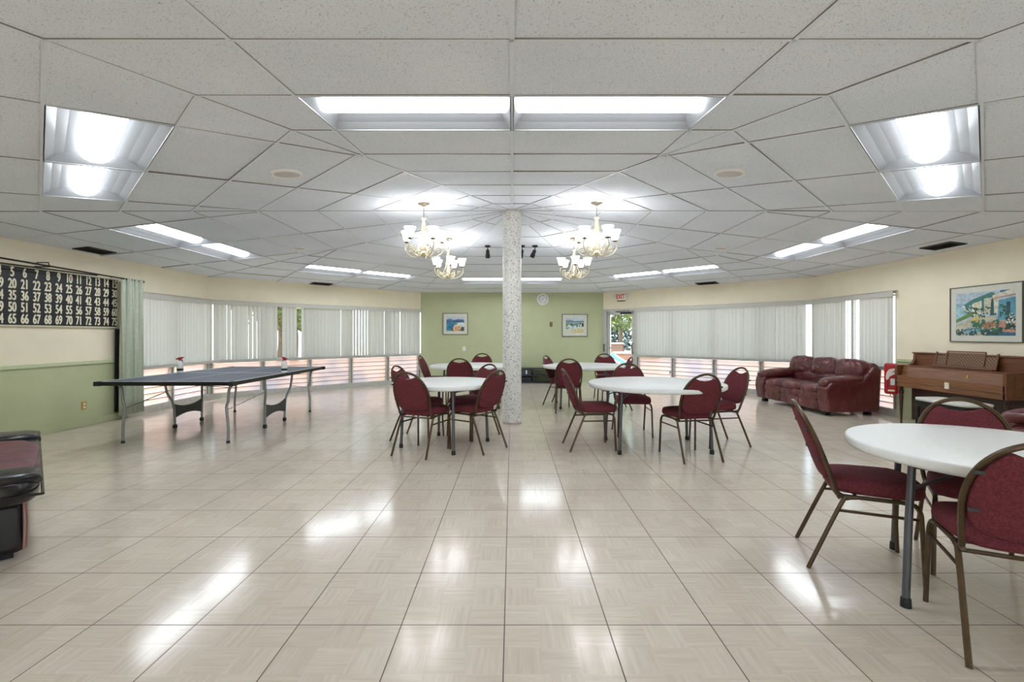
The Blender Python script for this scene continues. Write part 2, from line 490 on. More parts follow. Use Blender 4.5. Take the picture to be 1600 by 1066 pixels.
for k in range(8):
    lr = LROW.get(k, 7)
    for r in range(0, 10):
        q0, q1 = r * TILE, min((r + 1) * TILE, QMAX)
        if q0 >= QMAX: continue
        for c in range(-3, 3):
            v0, v1 = c * 1.2192, (c + 1) * 1.2192
            if r == lr and c in (-1, 0): continue
            poly = [(v0, q0), (v1, q0), (v1, q1), (v0, q1)]
            poly = clip(poly, 1, -T22, 0); poly = clip(poly, -1, -T22, 0) if poly else poly
            if len(poly) < 3: continue
            g1, g2, g3 = rnd.gauss(0, .0012), rnd.gauss(0, .003), rnd.gauss(0, .002)
            vs = [cpt(k, v, q,   .006 + g1 + g2 * (q - q0) + g3 * (v - v0)) for v, q in poly]
            ct.add(vs, [tuple(range(len(vs)))])
    for r in range(1, 10):
        q = r * TILE; barq(k, (-q * T22, q), (q * T22, q))
    for v in (0, 1.2192, -1.2192, 2.4384, -2.4384):
        q0 = max(.15, abs(v) / T22)
        if q0 < QMAX: barq(k, (v, q0), (v, QMAX))
    barq(k, (.1 * T22, .1), (QMAX * T22, QMAX))
# flat ceiling of the lobby behind the camera
ct.quad((-HC, -3.2, ZP), (HC, -3.2, ZP), (HC, APY - AP, ZP), (-HC, APY - AP, ZP))
struct(ct.build('ceiling', M['ceil']))
M['tbar'] = simple('painted_ceiling_grid', (226, 233, 242), .45, var=.02)
struct(bars.build('trim_1', [M['tbar'], simple('painted_shadow_line', (128, 126, 124), .8)]))  # bar sides coloured grey to paint in the shadow line beside the tiles

# walls --------------------------------------------------------------
ZT = ZP + .06
def wall(name, m, parts):
    """parts: list of (x0,x1,z0,z1,mat)"""
    ms = []; b = MB()
    for x0, x1, z0, z1, mt in parts:
        if mt not in ms: ms.append(mt)
        b.cur = ms.index(mt); b.bb((x0, -TH, z0), (x1, 0, z1))
    return placed(struct(b.build(name, [M[x] for x in ms])), m)
ZH, ZS, ZV = 1.97, .80, .05       # window head, sill rail top, curb
RAIL = .87
wall('wall_north', W_N, [(0, LN, 0, ZT, 'green')])
wall('wall_northwest', W_NW, [(-.07, LNW + .07, ZH, ZT, 'cream'), (-.07, LNW + .07, 0, ZV, 'alu')])
wall('wall_northeast', W_NE, [(-.07, LNE + .07, ZH, ZT, 'cream'), (-.07, LNE - 1.0, 0, ZV, 'alu')])
WIN = 2.0
wall('wall_west', W_W, [(0, WIN, ZH, ZT, 'cream'), (0, WIN, 0, ZV, 'alu'), (WIN, LW + .07, RAIL, ZT, 'cream'), (WIN, LW + .07, 0, RAIL, 'green')])
wall('wall_east', W_E, [(LE - WIN, LE, ZH, ZT, 'cream'), (LE - WIN, LE, 0, ZV, 'alu'), (-.07, LE - WIN, RAIL, ZT, 'cream'), (-.07, LE - WIN, 0, RAIL, 'green')])
wall('wall_southwest', W_SW, [(0, LSW, RAIL, ZT, 'cream'), (0, LSW, 0, RAIL, 'green')])
wall('wall_southeast', W_SE, [(0, LSE, RAIL, ZT, 'cream'), (0, LSE, 0, RAIL, 'green')])
lb = MB(); lb.bb((-HC - TH, -3.2, 0), (-HC, APY - AP, ZT)); lb.bb((HC, -3.2, 0), (HC + TH, APY - AP, ZT)); lb.bb((-HC - TH, -3.4, 2.35), (HC + TH, -3.2, ZT)); lb.bb((-HC - TH, -3.4, 0), (HC + TH, -3.2, .08))
struct(lb.build('wall_lobby', M['cream']))
# unseen glazed front, added behind the camera to light the near room
eb = MB()
for i in range(6):
    ex = -HC + i * 2 * HC / 5; eb.bb((ex - .03, -3.34, .08), (ex + .03, -3.26, 2.35))
eb.bb((-HC, -3.34, 2.3), (HC, -3.26, 2.35)); eb.bb((-HC, -3.34, .08), (HC, -3.26, .13))
ew = struct(eb.build('added_daylight_window', M['alu']))
eb = MB(); eb.quad((-HC, -3.3, .1), (HC, -3.3, .1), (HC, -3.3, 2.33), (-HC, -3.3, 2.33)); eb.build('pane', M['glass'], ew)

def strip(name, m, x0, x1, z0, z1, d, mt):
    b = MB(); b.bb((x0, 0, z0), (x1, d, z1)); return placed(struct(b.build(name, M[mt], bevel=.004)), m)
strip('trim_2', W_W, WIN + .02, LW, RAIL, RAIL + .045, .022, 'railgreen')
strip('trim_3', W_E, .0, LE - WIN - .02, RAIL, RAIL + .045, .022, 'railgreen')
strip('trim_4', W_SW, 0, LSW, RAIL, RAIL + .045, .022, 'railgreen')
strip('trim_5', W_SE, 0, LSE, RAIL, RAIL + .045, .022, 'railgreen')
strip('baseboard_west', W_W, WIN + .02, LW, 0, .1, .015, 'green')
strip('baseboard_east', W_E, 0, LE - WIN - .02, 0, .1, .015, 'green')
strip('baseboard_north', W_N, .0, LN, 0, .09, .013, 'green')
strip('baseboard_southwest', W_SW, 0, LSW, 0, .1, .015, 'green')
strip('baseboard_southeast', W_SE, 0, LSE, 0, .1, .015, 'green')

# window bands -------------------------------------------------------
def window(name, m, x0, x1, bays):
    w = (x1 - x0) / bays
    b = MB()
    b.bb((x0, -.11, ZH - .03), (x1, -.02, ZH)); b.bb((x0, -.13, ZS - .09), (x1, .015, ZS - .02)); b.bb((x0, -.12, ZV - .01), (x1, -.01, ZV + .06))
    root = placed(struct(b.build(name, M['alu'], bevel=.003)), m)
    for i in range(bays + 1):
        x = x0 + i * w; x = min(max(x, x0 + .035), x1 - .035)
        mb = MB()
        mb.bb((x - .026, -.1, ZS - .02), (x + .026, -.03, ZH - .03))
        mb.bb((x - .045, -.1, ZV + .035), (x - .018, -.012, ZS - .09)); mb.bb((x + .018, -.1, ZV + .035), (x + .045, -.012, ZS - .09))
        mb.bb((x - .018, -.09, ZV + .035), (x + .018, -.05, ZS - .09))
        mb.build('mullion', M['alu'], root, bevel=.002)
    for i in range(bays):
        a, c = x0 + i * w + .045, x0 + (i + 1) * w - .045
        lv = MB(); z = ZV + .05; n = 6; h = (ZS - .10 - z) / n
        rot = Matrix.Rotation(R(-16), 3, 'X')
        for k in range(n): lv.box(((a + c) / 2, -.055, z + h * (k + .5)), (c - a, .005, h * 1.12), rot)
        lv.build('louvre_pane', M['louvre'], root)
        lf = MB()
        for k in range(1, n): lf.bb((a, -.036, z + h * k - .005), (c, -.028, z + h * k + .005))
        lf.build('louvre_rail', M['aludark'], root)  # dark grey strips along the joints between louvre slats
        g = MB(); g.bb((a - .02, -.068, ZS - .02), (c + .02, -.062, ZH - .03)); g.build('pane', M['glass'], root)
        op = MB(); op.bb((a + .0, -.03, .33), (a + .02, .02, .40)); op.tube([(a + .01, .02, .365), (a + .01, .05, .35), (a + .01, .055, .31)], .007, 6)
        op.build('crank', M['alu'], root)
    return root
window('window_1', W_W, .0, WIN, 2)
window('window_2', W_NW, .0, LNW, 5)
window('window_3', W_NE, .0, LNE - 1.0, 4)
window('window_4', W_E, LE - WIN, LE, 2)

# vertical blinds ----------------------------------------------------
def blind(m, label, spans, x0, x1, seed, z0=ZS + .0, openp=.1, sgn=1, oa=(18, 30)):
    t = thing('vertical_blind', label, 'blind', mat=m, group=None)
    hb = MB(); hb.bb((x0, .075, ZH - .085), (x1, .083, ZH + .005)); hb.bb((x0, .0, ZH - .0), (x1, .083, ZH + .007)); hb.bb((x0, .02, ZH - .075), (x1, .06, ZH - .05))
    hb.build('valance', M['valance'], t)
    rr = random.Random(seed); b = MB()
    for s in spans:
        a, c, ang = (s + (None,))[:3]
        n = max(1, int(round((c - a) / .078)))
        base = rr.uniform(8, 20)
        for i in range(n):
            if rr.random() < .12: base = rr.uniform(6, 30)
            th = sgn * R(ang if ang is not None else (base + rr.uniform(-7, 7) if rr.random() >= openp else -rr.uniform(*oa)))
            x = a + (c - a) * (i + .5) / n
            # gently bowed vane
            pts = []
            for q in (-1, -.5, 0, .5, 1):
                u = q * .0445; w = .010 * (1 - q * q)
                pts.append((x + u * cos(th) - w * sin(th), .038 + u * sin(th) * .9 + w * cos(th)))
            zt, zb = ZH - .07, z0 - .03 + rr.uniform(-.003, .003)
            vs = [(px, py, zb) for px, py in pts] + [(px, py, zt) for px, py in pts]
            b.add(vs, [(j, j + 1, j + 6, j + 5) for j in range(4)])
    b.build('slats', M['vane'], t, smooth=True)
    return t
blind(W_W, 'grey-white vertical blind beside the green curtain, its last slat edge bright', [(.19, 1.98), (.04, .15)], .036, WIN + .03, 3, openp=.12, sgn=-1, oa=(1, 6))
s2 = sqrt(2)
blind(W_NW, 'long grey-white vertical blind with two see-through gaps, behind the ping pong table', [(.05, 2.27 * s2), (2.345 * s2, 2.55 * s2, 2), (2.63 * s2, LNW - .06)], .0, LNW - .036, 4, openp=.5, sgn=-1, oa=(12, 25))
blind(W_NE, 'wide closed grey vertical blind stretching from the exit door to the bright corner', [(.15, LNE - 1.05)], .036, LNE - 1.0, 5, openp=.2, oa=(10, 19))
blind(W_E, 'grey vertical blind behind the burgundy sofa, with bright slits near its middle', [(LE - WIN + .03, LE - 1.26), (LE - .90, LE - .06), (LE - 1.17, LE - 1.16, -38), (LE - 1.08, LE - 1.07, -38), (LE - .99, LE - .98, -38)], LE - WIN - .03, LE - .036, 6, openp=.35, oa=(1, 6))

# exit door ----------------------------------------------------------
x0 = LNE - 1.0
b = MB(); b.bb((x0 - .03, -.12, 0), (x0 + .05, .01, ZH)); b.bb((LNE - .1, -.12, 0), (LNE, .01, ZH)); b.bb((x0, -.12, ZH - .05), (LNE, .01, ZH)); b.bb((x0, -.12, 0), (LNE, .0, .02))
df = placed(struct(b.build('door_1', M['alu'], bevel=.004)), W_NE)
lf = MB(); xa, xb = x0 + .055, LNE - .105
lf.bb((xa, -.085, .02), (xa + .09, -.04, ZH - .055)); lf.bb((xb - .09, -.085, .02), (xb, -.04, ZH - .055)); lf.bb((xa, -.085, .02), (xb, -.04, .2)); lf.bb((xa, -.085, ZH - .15), (xb, -.04, ZH - .055))
lf.build('door_leaf', M['alu'], df, bevel=.003)
g = MB(); g.bb((xa + .08, -.066, .19), (xb - .08, -.06, ZH - .14)); g.build('pane', M['glass'], df)
h = MB(); h.tube([(xa + .045, -.04, .80), (xa + .045, .03, .80), (xa + .045, .03, 1.06), (xa + .045, -.04, 1.06)], .012, 8); h.build('door_handle', M['black'], df, smooth=True)
h = MB(); h.tube([(LNE - .05, .01, .84), (LNE - .05, .05, .84), (LNE - .05, .05, 1.02), (LNE - .05, .01, 1.02)], .012, 8); h.build('door_handle', M['black'], df, smooth=True)
h = MB(); h.tube([(xa + .08, -.02, .93), (xb - .08, -.02, .93)], .012, 8); h.build('push_bar', M['silver'], df, smooth=True)
h = MB(); h.bb((xa + .1, -.04, ZH - .14), (xa + .4, .02, ZH - .09)); h.tube([(xa + .36, .02, ZH - .1), (xa + .5, .11, ZH - .075), (xa + .12, .03, ZH - .06)], .008, 6); h.build('door_closer', M['black'], df)

# column -------------------------------------------------------------
cb = MB(); n = 40; r = .137; zt = 3.09
vs = []; uv = []
for i, z in enumerate((0.0, zt)):
    for k in range(n + 1):
        a = 2 * pi * k / n + pi / 2; vs.append((APX + r * cos(a), APY + r * sin(a), z)); uv.append((a * r, z))
cb.uv = uv; cb.add(vs, [(k, k + 1, n + 2 + k, n + 1 + k) for k in range(n)])
struct(cb.build('column', M['mosaic'], smooth=True, sharp=0))
tb = MB(); tb.lathe([(r + .004, 0), (r + .022, 0), (r + .022, .012), (r + .004, .014)], 36, (APX, APY, 3.058), cap=False)
struct(tb.build('trim_6', M['alu']))

# ------------------------------------------------------------------ troffers
def cmat(k, v, q, dz=0):
    n, t = sector(k); d = (n - Vector((0, 0, SLOPE))).normalized(); z = t.cross(d)
    p = cpt(k, v, q, dz)
    return Matrix(((t.x, d.x, z.x, p.x), (t.y, d.y, z.y, p.y), (t.z, d.z, z.z, p.z), (0, 0, 0, 1)))
def make_troffer(label, group, mat):
    t = thing('ceiling_light', label, 'ceiling light', mat=mat, group=group)
    L, W, D = .597, .294, .085
    b = MB()
    # flange
    for a, c in (((-L - .008, -W - .008), (L + .008, -W)), ((-L - .008, W), (L + .008, W + .008))): b.bb((a[0], a[1], 0), (c[0], c[1], .012))
    b.bb((-L - .008, -W, 0), (-L, W, .012)); b.bb((L, -W, 0), (L + .008, W, .012))
    # curved reflector wings
    for sg in (-1, 1):
        pr = [(W, .006), (W - .05, .04), (W - .11, .066), (.115, D)]
        for (y1, z1), (y2, z2) in zip(pr[:-1], pr[1:]):
            b.quad((-L, sg * y1, z1), (L, sg * y1, z1), (L, sg * y2, z2), (-L, sg * y2, z2))
        # end plates
        b.quad((sg * L, -W, .006), (sg * L, W, .006), (sg * (L - .07), W - .06, D), (sg * (L - .07), -W + .06, D))
    b.quad((-L, -W, D + .005), (L, -W, D + .005), (L, W, D + .005), (-L, W, D + .005))
    b.build('housing', M['housing'], t, smooth=True, sharp=30)
    ln = MB(); sgm = 8; vs = []; fs = []; xs = (-L + .03, -L + .03, L - .03, L - .03)
    for i, (x, sc) in enumerate(((-L + .055, 0.55), (-L + .03, 1), (L - .03, 1), (L - .055, .55))):
        for k in range(sgm + 1):
            a = pi * k / sgm; vs.append((x, -cos(a) * .098, D - sin(a) * .062 * sc))
    for i in range(3):
        for k in range(sgm): fs.append((i * (sgm + 1) + k, i * (sgm + 1) + k + 1, (i + 1) * (sgm + 1) + k + 1, (i + 1) * (sgm + 1) + k))
    fs += [tuple(range(sgm + 1)), tuple(3 * (sgm + 1) + k for k in range(sgm + 1))[::-1]]
    ln.add(vs, fs); ln.build('lens', M['lens'], t, smooth=True)
    return t
SN = {0: 'nearest the camera', 1: 'in the near wedge, piano side', 2: 'over the sofa side', 3: 'in the far wedge, exit side',
      4: 'by the green far wall', 5: 'in the far wedge, long blind side', 6: 'over the ping pong side', 7: 'in the near wedge, number board side'}
tro = None
for k in range(8):
    q = (LROW.get(k, 7) + .5) * TILE
    for v in (-.6096, .6096):
        # which half, in words
        p = cpt(k, v, q); o = cpt(k, -v, q)
        if k == 0: w = 'on the %s side' % ('piano' if p.x > 0 else 'ping pong')
        elif k == 4: w = '%s side of the column' % ('clock' if p.x > 0 else 'ping pong')
        else: w = 'the %s of the two' % ('nearer' if p.y < o.y else 'farther')
        lab = 'lit white troffer %s, %s' % (SN[k], w)
        if tro is None: tro = make_troffer(lab, 'recessed ceiling troffers', cmat(k, v, q))
        else: dup(tro, mat=cmat(k, v, q), label=lab, group='recessed ceiling troffers')

# round ceiling speakers, vents, spot lamps
def plane_at(px, py_):      # ceiling point below which the sight line of a plan position lies
    best = None
    for k in range(8):
        n, t = sector(k); d = Vector((px - APX, py_ - APY, 0)); q = d.dot(n); v = d.dot(t)
        if abs(v) <= q * T22 + 1e-6: return k, v, q
def on_ceiling(x, y, dz=0): k, v, q = plane_at(x, y); return cmat(k, v, q, dz)
GR = {}
def disc(x, y, rr_, label):
    key = round(rr_, 3)
    m = on_ceiling(x, y, -.002)
    if key in GR: return dup(GR[key], mat=m, label=label, group='round ceiling speakers')
    t = thing('ceiling_speaker', label, 'speaker', mat=m, group='round ceiling speakers')
    b = MB(); b.lathe([(rr_, .01), (rr_, -.006), (rr_ * .93, -.012), (rr_ * .8, -.008), (rr_ * .78, .004)], 36, cap=False); b.build('rim', M['white'], t, smooth=True)
    b = MB(); b.lathe([(rr_ * .79, .002), (rr_ * .79, -.003), (rr_ * .4, -.006), (.001, -.007)], 36); b.build('grille', simple('speaker_mesh', (204, 203, 202), .6, var=.15, vs=200), t, smooth=True)
    GR[key] = t; return t
disc(-2.02, 4.25, .135, 'large round white speaker in the near ceiling on the ping pong table side')
disc(1.95, 4.25, .135, 'large round white speaker in the near ceiling on the sofa side')
disc(-3.50, 7.79, .11, 'small round white speaker in the far ceiling near the ping pong table')
disc(3.44, 7.82, .11, 'small round white speaker in the far ceiling near the burgundy sofa')
vt = None
for x, y, lab in ((-5.80, 6.60, 'dark ceiling vent above the black number board'), (-4.36, 10.85, 'dark ceiling vent above the long blind behind the ping pong table'),
                  (4.42, 10.75, 'dark ceiling vent above the wide closed blind by the exit'), (5.72, 6.30, 'dark ceiling vent above the framed village picture')):
    m = on_ceiling(x, y, -.004)
    if vt is None:
        vt = thing('ceiling_vent', lab, 'air vent', mat=m, group='ceiling vents along the walls')
        b = MB()
        for s in (-1, 1): b.bb((-.23, s * .10 - .01, -.004), (.23, s * .10 + .01, .008)); b.bb((s * .22 - .01, -.11, -.004), (s * .22 + .01, .11, .008))
        b.build('frame', M['vent'], vt)
        b = MB(); b.bb((-.21, -.09, .006), (.21, .09, .01))
        for i in range(7): b.box((0, -.078 + .026 * i, .002), (.42, .018, .002), Matrix.Rotation(R(35), 3, 'X'))
        b.build('slats', M['vent'], vt)
    else: dup(vt, mat=m, label=lab, group='ceiling vents along the walls')
sp = None
for x, y, rz, lab in ((-.445, 8.66, 0, 'black ceiling spotlight alone on the ping pong side of the column'), (.185, 8.66, .4, 'black ceiling spotlight half hidden behind the column edge'),
                      (.42, 8.66, .9, 'black ceiling spotlight angled aside, farther out on the clock side')):
    k, v, q = plane_at(x, y); p = cpt(k, v, q)
    if sp is None:
        sp = thing('spotlight', lab, 'spotlight', loc=p, rz=rz, group='black ceiling spotlights')
        b = MB(); b.lathe([(.052, .012), (.052, -.012), (.03, -.022), (.012, -.024)], 20); b.build('canopy', M['black'], sp, smooth=True)
        b = MB(); b.tube([(0, 0, -.02), (0, 0, -.06), (.0, .0, -.08)], .009, 8); b.build('stem', M['black'], sp)
        b = MB(); rot = Matrix.Rotation(R(28), 4, 'X')
        b.lathe([(.006, .0), (.03, -.004), (.035, -.05), (.032, -.075), (.042, -.085), (.042, -.15), (.036, -.15), (.03, -.12)], 20)
        b.v = [tuple(rot @ Vector(v_) + Vector((0, 0, -.065))) for v_ in b.v]; b.build('head', M['black'], sp, smooth=True)
    else: dup(sp, loc=p, rz=rz, label=lab, group='black ceiling spotlights')

# ------------------------------------------------------------------ chandeliers
def make_chandelier(loc, rz, label, group, drop):
    t = thing('chandelier', label, 'chandelier', loc=loc, rz=rz, group=group)
    b = MB(); b.lathe([(.01, .03), (.075, .012), (.075, -.004), (.05, -.014), (.02, -.03), (.008, -.035)], 24); b.build('canopy', M['chain'], t, smooth=True)
    b = MB(); zc = -.035; L = drop
    nl = int(L / .026)
    for i in range(nl):
        z = zc - .013 - i * .026; pts = []
        for a in range(10):
            th = 2 * pi * a / 10; u = .008 * cos(th); w = .016 * sin(th)
            pts.append((u, 0, z + w) if i % 2 else (0, u, z + w))
        b.tube(pts, .0022, 5, closed=True)
    b.build('chain', M['chain'], t)
    z0 = zc - L
    b = MB(); b.lathe([(.006, .0), (.03, -.004), (.032, -.02), (.018, -.028), (.016, -.05), (.02, -.2), (.026, -.24), (.018, -.26), (.022, -.34), (.04, -.38), (.03, -.42), (.045, -.45), (.02, -.49), (.006, -.51)], 20, (0, 0, z0))
    b.build('stem', M['ivory'], t, smooth=True)
    zb = z0 - .46
    for i in range(5):
        a = 2 * pi * i / 5
        def P(r_, z_): return (r_ * cos(a), r_ * sin(a), z_)
        arm = MB()
        arm.tube([P(.03, zb + .02), P(.06, zb - .02), P(.11, zb - .035), P(.17, zb - .02), P(.225, zb + .02), P(.258, zb + .07), P(.255, zb + .12), P(.235, zb + .155)], [.009, .009, .008, .008, .008, .008, .007, .007], 7)
        sc = []
        for q in range(16):
            th = q / 15 * 2.2 * 2 * pi * .75; rr_ = .04 * (1 - q / 17)
            sc.append(P(.185 + rr_ * cos(th + .4), zb + .055 + rr_ * sin(th + .4)))
        arm.tube(sc, .0065, 6)
        sc = []
        for q in range(16):
            th = -q / 15 * 2 * pi * 1.3; rr_ = .042 * (1 - q / 18)
            sc.append(P(.085 + rr_ * cos(th + 2.5), zb + .02 + rr_ * sin(th + 2.5)))
        arm.tube(sc, .0065, 6)
        # slim upper brace
        arm.tube([P(.02, z0 - .06), P(.035, z0 - .2), P(.06, z0 - .33), P(.12, zb + .03), P(.16, zb + .015)], .004, 6)
        ao = arm.build('arm', M['ivory'], t, smooth=True)
        cup = MB(); c = P(.235, zb + .15); cup.lathe([(.006, 0), (.03, .008), (.034, .018), (.014, .022), (.014, .04)], 14, c); cup.build('cup', M['chain'], ao, smooth=True)
        sh = MB(); sh.lathe([(.022, .028), (.04, .04), (.048, .07), (.052, .1), (.066, .135), (.073, .15), (.070, .15), (.05, .105), (.04, .06), (.018, .04)], 20, c, cap=False)
        sh.build('lamp_shade', M['shade'], ao, smooth=True)
    return t
ch = None
for x, y, rz, lab in ((-1.11, 5.96, .35, 'larger-looking near ivory chandelier, hung on the ping pong side of the column'), (1.06, 5.93, .1, 'larger-looking near ivory chandelier, hung on the piano side of the column'),
                      (-1.09, 8.10, .0, 'smaller-looking far ivory chandelier, ping pong side of the column'), (1.06, 8.10, .9, 'smaller-looking far ivory chandelier, exit side of the column')):
    k, v, q = plane_at(x, y); p = cpt(k, v, q)
    if ch is None: ch = make_chandelier(p, rz, lab, 'five-arm ivory chandeliers', .14)
    else: dup(ch, loc=p, rz=rz, label=lab, group='five-arm ivory chandeliers')

# ------------------------------------------------------------------ round tables
def round_table(x, y, rz, rad, hx, hy, label):
    t = thing('round_table', label, 'table', loc=(x, y, 0), rz=rz, group='white round folding tables')
    b = MB(); b.lathe([(.01, .700), (rad - .06, .698), (rad - .05, .690), (rad - .012, .690), (rad - .002, .698), (rad, .706), (rad, .730), (rad - .004, .737), (rad - .012, .740), (.01, .740)], 72)
    b.build('table_top', M['tabletop'], t, smooth=True, sharp=50)
    for sx in (-1, 1):
        for sy in (-1, 1):
            l = MB(); l.tube([(sx * hx * .93, sy * hy * .93, .69), (sx * hx * .97, sy * hy * .97, .4), (sx * hx, sy * hy, .03)], .0165, 12)
            lo = l.build('leg', M['tableleg'], t, smooth=True)
            f = MB(); f.lathe([(.018, .045), (.021, .04), (.023, .0)], 14, (sx * hx, sy * hy, 0)); f.build('foot_cap', M['rubber'], lo, smooth=True)
        s = MB(); s.tube([(sx * hx * .93, -hy * .93, .665), (sx * hx * .93, hy * .93, .665)], .013, 8)
        for yy in (-1, 1): s.tube([(sx * hx * .96, yy * hy * .93, .56), (sx * hx * .55, yy * hy * .2, .685)], .008, 6)
        s.build('leg_brace', M['tableleg'], t, smooth=True)
    b = MB(); b.tube([(-hx * .9, 0, .683), (hx * .9, 0, .683)], .012, 6); b.build('under_rail', M['tableleg'], t)
    return t
round_table(-.78, 5.5625, R(-27.4), .61, .36, .36, 'smaller white round table nearest the column, on its ping pong side')
round_table(-.72, 8.6, 0, .76, .49, .37, 'far white round table in front of the framed beach picture')
round_table(1.65, 5.45, R(1), .76, .5, .35, 'large white round table in mid-room on the sofa side of the column')
round_table(1.32, 8.57, 0, .76, .48, .37, 'far white round table in front of the exit door')
round_table(2.38, 2.33, R(54.5), .61, .37, .37, 'white round table closest to the camera, cut by the frame edge')

# ------------------------------------------------------------------ banquet chairs
def smoothpath(pts, n=5):
    P = [Vector(p) for p in pts]; out = []
    for i in range(len(P) - 1):
        p0, p1, p2, p3 = P[max(i - 1, 0)], P[i], P[i + 1], P[min(i + 2, len(P) - 1)]
        for k in range(n):
            t = k / n; out.append(.5 * ((2 * p1) + (p2 - p0) * t + (2 * p0 - 5 * p1 + 4 * p2 - p3) * t * t + (3 * p1 - p0 - 3 * p2 + p3) * t ** 3))
    out.append(P[-1]); return out
def backy(z): return -.135 - (z - .44) * .36
def make_chair(loc, rz, label, group):
    t = thing('banquet_chair', label, 'chair', loc=loc, rz=rz, group=group)
    tr = .0115
    # seat cushion
    out = []
    for a in range(40):
        th = 2 * pi * a / 40; e = 2 / 4.2
        cx, cy = cos(th), sin(th)
        x = math.copysign(abs(cx) ** e, cx) * .207; y = math.copysign(abs(cy) ** e, cy) * .215 + .075
        x *= (1.03 if y > .1 else 1.0) * (1 - .10 * max(0, (.05 - y) / .2)); out.append((x, y))
    b = MB(); b.pad(out, lambda u, v, th, s: (u, v, (.452 + (.05 + .012 * (1 - (u / .21) ** 2)) * th * (1 - .25 * max(0, (v - .2) / .1))) if s > 0 else .452 - .026 * min(1, th * 1.3)))
    b.build('seat', M['fabric'], t, smooth=True, sharp=0)
    # back pad
    arch = [(.0, .892), (.05, .886), (.095, .868), (.135, .84), (.172, .795), (.197, .74), (.210, .68), (.213, .62), (.208, .55), (.200, .48), (.193, .43)]
    pad = []
    right = [(.124, .836), (.157, .797), (.186, .74), (.199, .68), (.201, .62), (.196, .565), (.180, .52), (.14, .492), (.08, .480)]
    top = [(-.098, .848), (-.06, .832), (0, .824), (.06, .832), (.098, .848)]
    outl = top + right + [(0, .476)] + [(-x, z) for x, z in right[::-1]]
    b = MB(); b.pad(outl, lambda u, v, th, s: (u, backy(v) + s * .021 * th + .016 * (u / .2) ** 2 - .004, v), loops=((1, 0.25), (.985, .7), (.95, .93), (.7, 1.02), (0, 1.05)))
    b.build('backrest', M['fabric'], t, smooth=True, sharp=0)
    fr = [(x, z) for x, z in arch[::-1]]; path = [(-x, z) for x, z in fr] + [(x, z) for x, z in arch[1:]]
    pts = [(-.190, -.085, .408)] + [(x, backy(z) + .016 * (x / .2) ** 2 - .004, z) for x, z in path] + [(.190, -.085, .408)]
    b = MB(); b.tube(smoothpath(pts, 3), tr * 1.05, 8); b.build('back_frame', M['tube'], t, smooth=True)
    b = MB()
    for s in (-1, 1): b.tube(smoothpath([(s * .190, -.12, .413), (s * .190, -.08, .412), (s * .192, .08, .412), (s * .195, .20, .412)], 3), tr, 8)
    b.tube([(-.19, -.03, .413), (.19, -.03, .413)], .009, 6); b.tube([(-.19, .16, .413), (.19, .16, .413)], .009, 6)
    b.tube([(-.195, -.11, .402), (.195, -.11, .402)], .009, 6)
    b.build('seat_frame', M['tube'], t, smooth=True)
    for s in (-1, 1):
        b = MB(); b.tube(smoothpath([(s * .195, .17, .411), (s * .198, .215, .405), (s * .203, .238, .37), (s * .206, .244, .3), (s * .2125, .257, .0)], 4), tr, 8)
        b.build('leg', M['tube'], t, smooth=True)
        b = MB(); b.tube(smoothpath([(s * .193, -.03, .411), (s * .195, -.075, .402), (s * .198, -.105, .365), (s * .2125, -.257, .0)], 4), tr, 8)
        b.build('leg', M['tube'], t, smooth=True)
        b = MB(); b.tube([(s * .203, .241, .335), (s * .20, -.118, .335)], .008, 6); b.build('stretcher', M['tube'], t, smooth=True)
    for s in (-1, 1):
        for z in (.60, .76):
            b = MB(); b.box((s * .185, backy(z) - .022 + .008, z), (.035, .008, .014)); b.build('back_bracket', M['vent'], t)
    return t
CH = [
 (-.985, 5.18, 68, 'burgundy chair with its back to us at the smaller table, closest to camera there', 1),
 (-1.174, 5.878, 344.3, 'burgundy chair half hidden behind another, ping pong side of the smaller table', 1),
 (-.39, 5.375, 145, 'burgundy chair turned half away at the smaller table, beside the column', 1),
 (-.49, 6.06, 228, 'burgundy chair at the smaller table, mostly hidden behind the one beside the column', 1),
 (-1.43, 8.842, 355, 'burgundy chair seen side-on at the far table, next to the window corner', 2),
 (-.865, 8.063, 90, 'burgundy chair with its back to us at the far table before the beach picture', 2),
 (-.62, 9.56, 270, 'burgundy chair facing us behind the far table, under the light switch', 2),
 (.888, 8.73, 332, 'burgundy chair side-on at the far exit-side table, before the black media shelf', 4),
 (.941, 7.944, 86, 'burgundy chair with its back to us at the far table before the exit door', 4),
 (1.87, 9.36, 268, 'burgundy chair facing us behind the far table, in front of the exit door', 4),
 (1.775, 8.22, 180, 'burgundy chair almost wholly hidden, only a slanted back edge showing beside the exit door', 4),
 (1.555, 6.169, 266.4, 'burgundy chair facing us across the large mid-room table', 3),
 (.874, 5.422, 4.9, 'burgundy chair in profile at the large mid-room table, nearest the column', 3),
 (1.874, 4.989, 100, 'burgundy chair with its back to us at the large mid-room table', 3),
 (2.445, 5.594, 190.2, 'burgundy chair at the large mid-room table on the side towards the sofa', 3),
 (1.957, 2.711, 336.4, 'large foreground burgundy chair in full profile at the closest table', 5),
 (2.072, 1.965, 63.2, 'foreground burgundy chair with its back to us, cut by the frame edge', 5),
 (2.578, 2.647, 237.5, 'foreground burgundy chair behind the closest table, in front of the piano', 5),
]
GRP = {1: 'chairs round the smaller table by the column', 2: 'chairs round the far table by the beach picture', 3: 'chairs round the large mid-room table', 4: 'chairs round the far table by the exit', 5: 'chairs round the closest table'}
c0 = None
for x, y, a, lab, g in CH:
    rz = R(a - 90)
    if c0 is None: c0 = make_chair((x, y, 0), rz, lab, GRP[g])
    else: dup(c0, (x, y, 0), rz, lab, GRP[g])

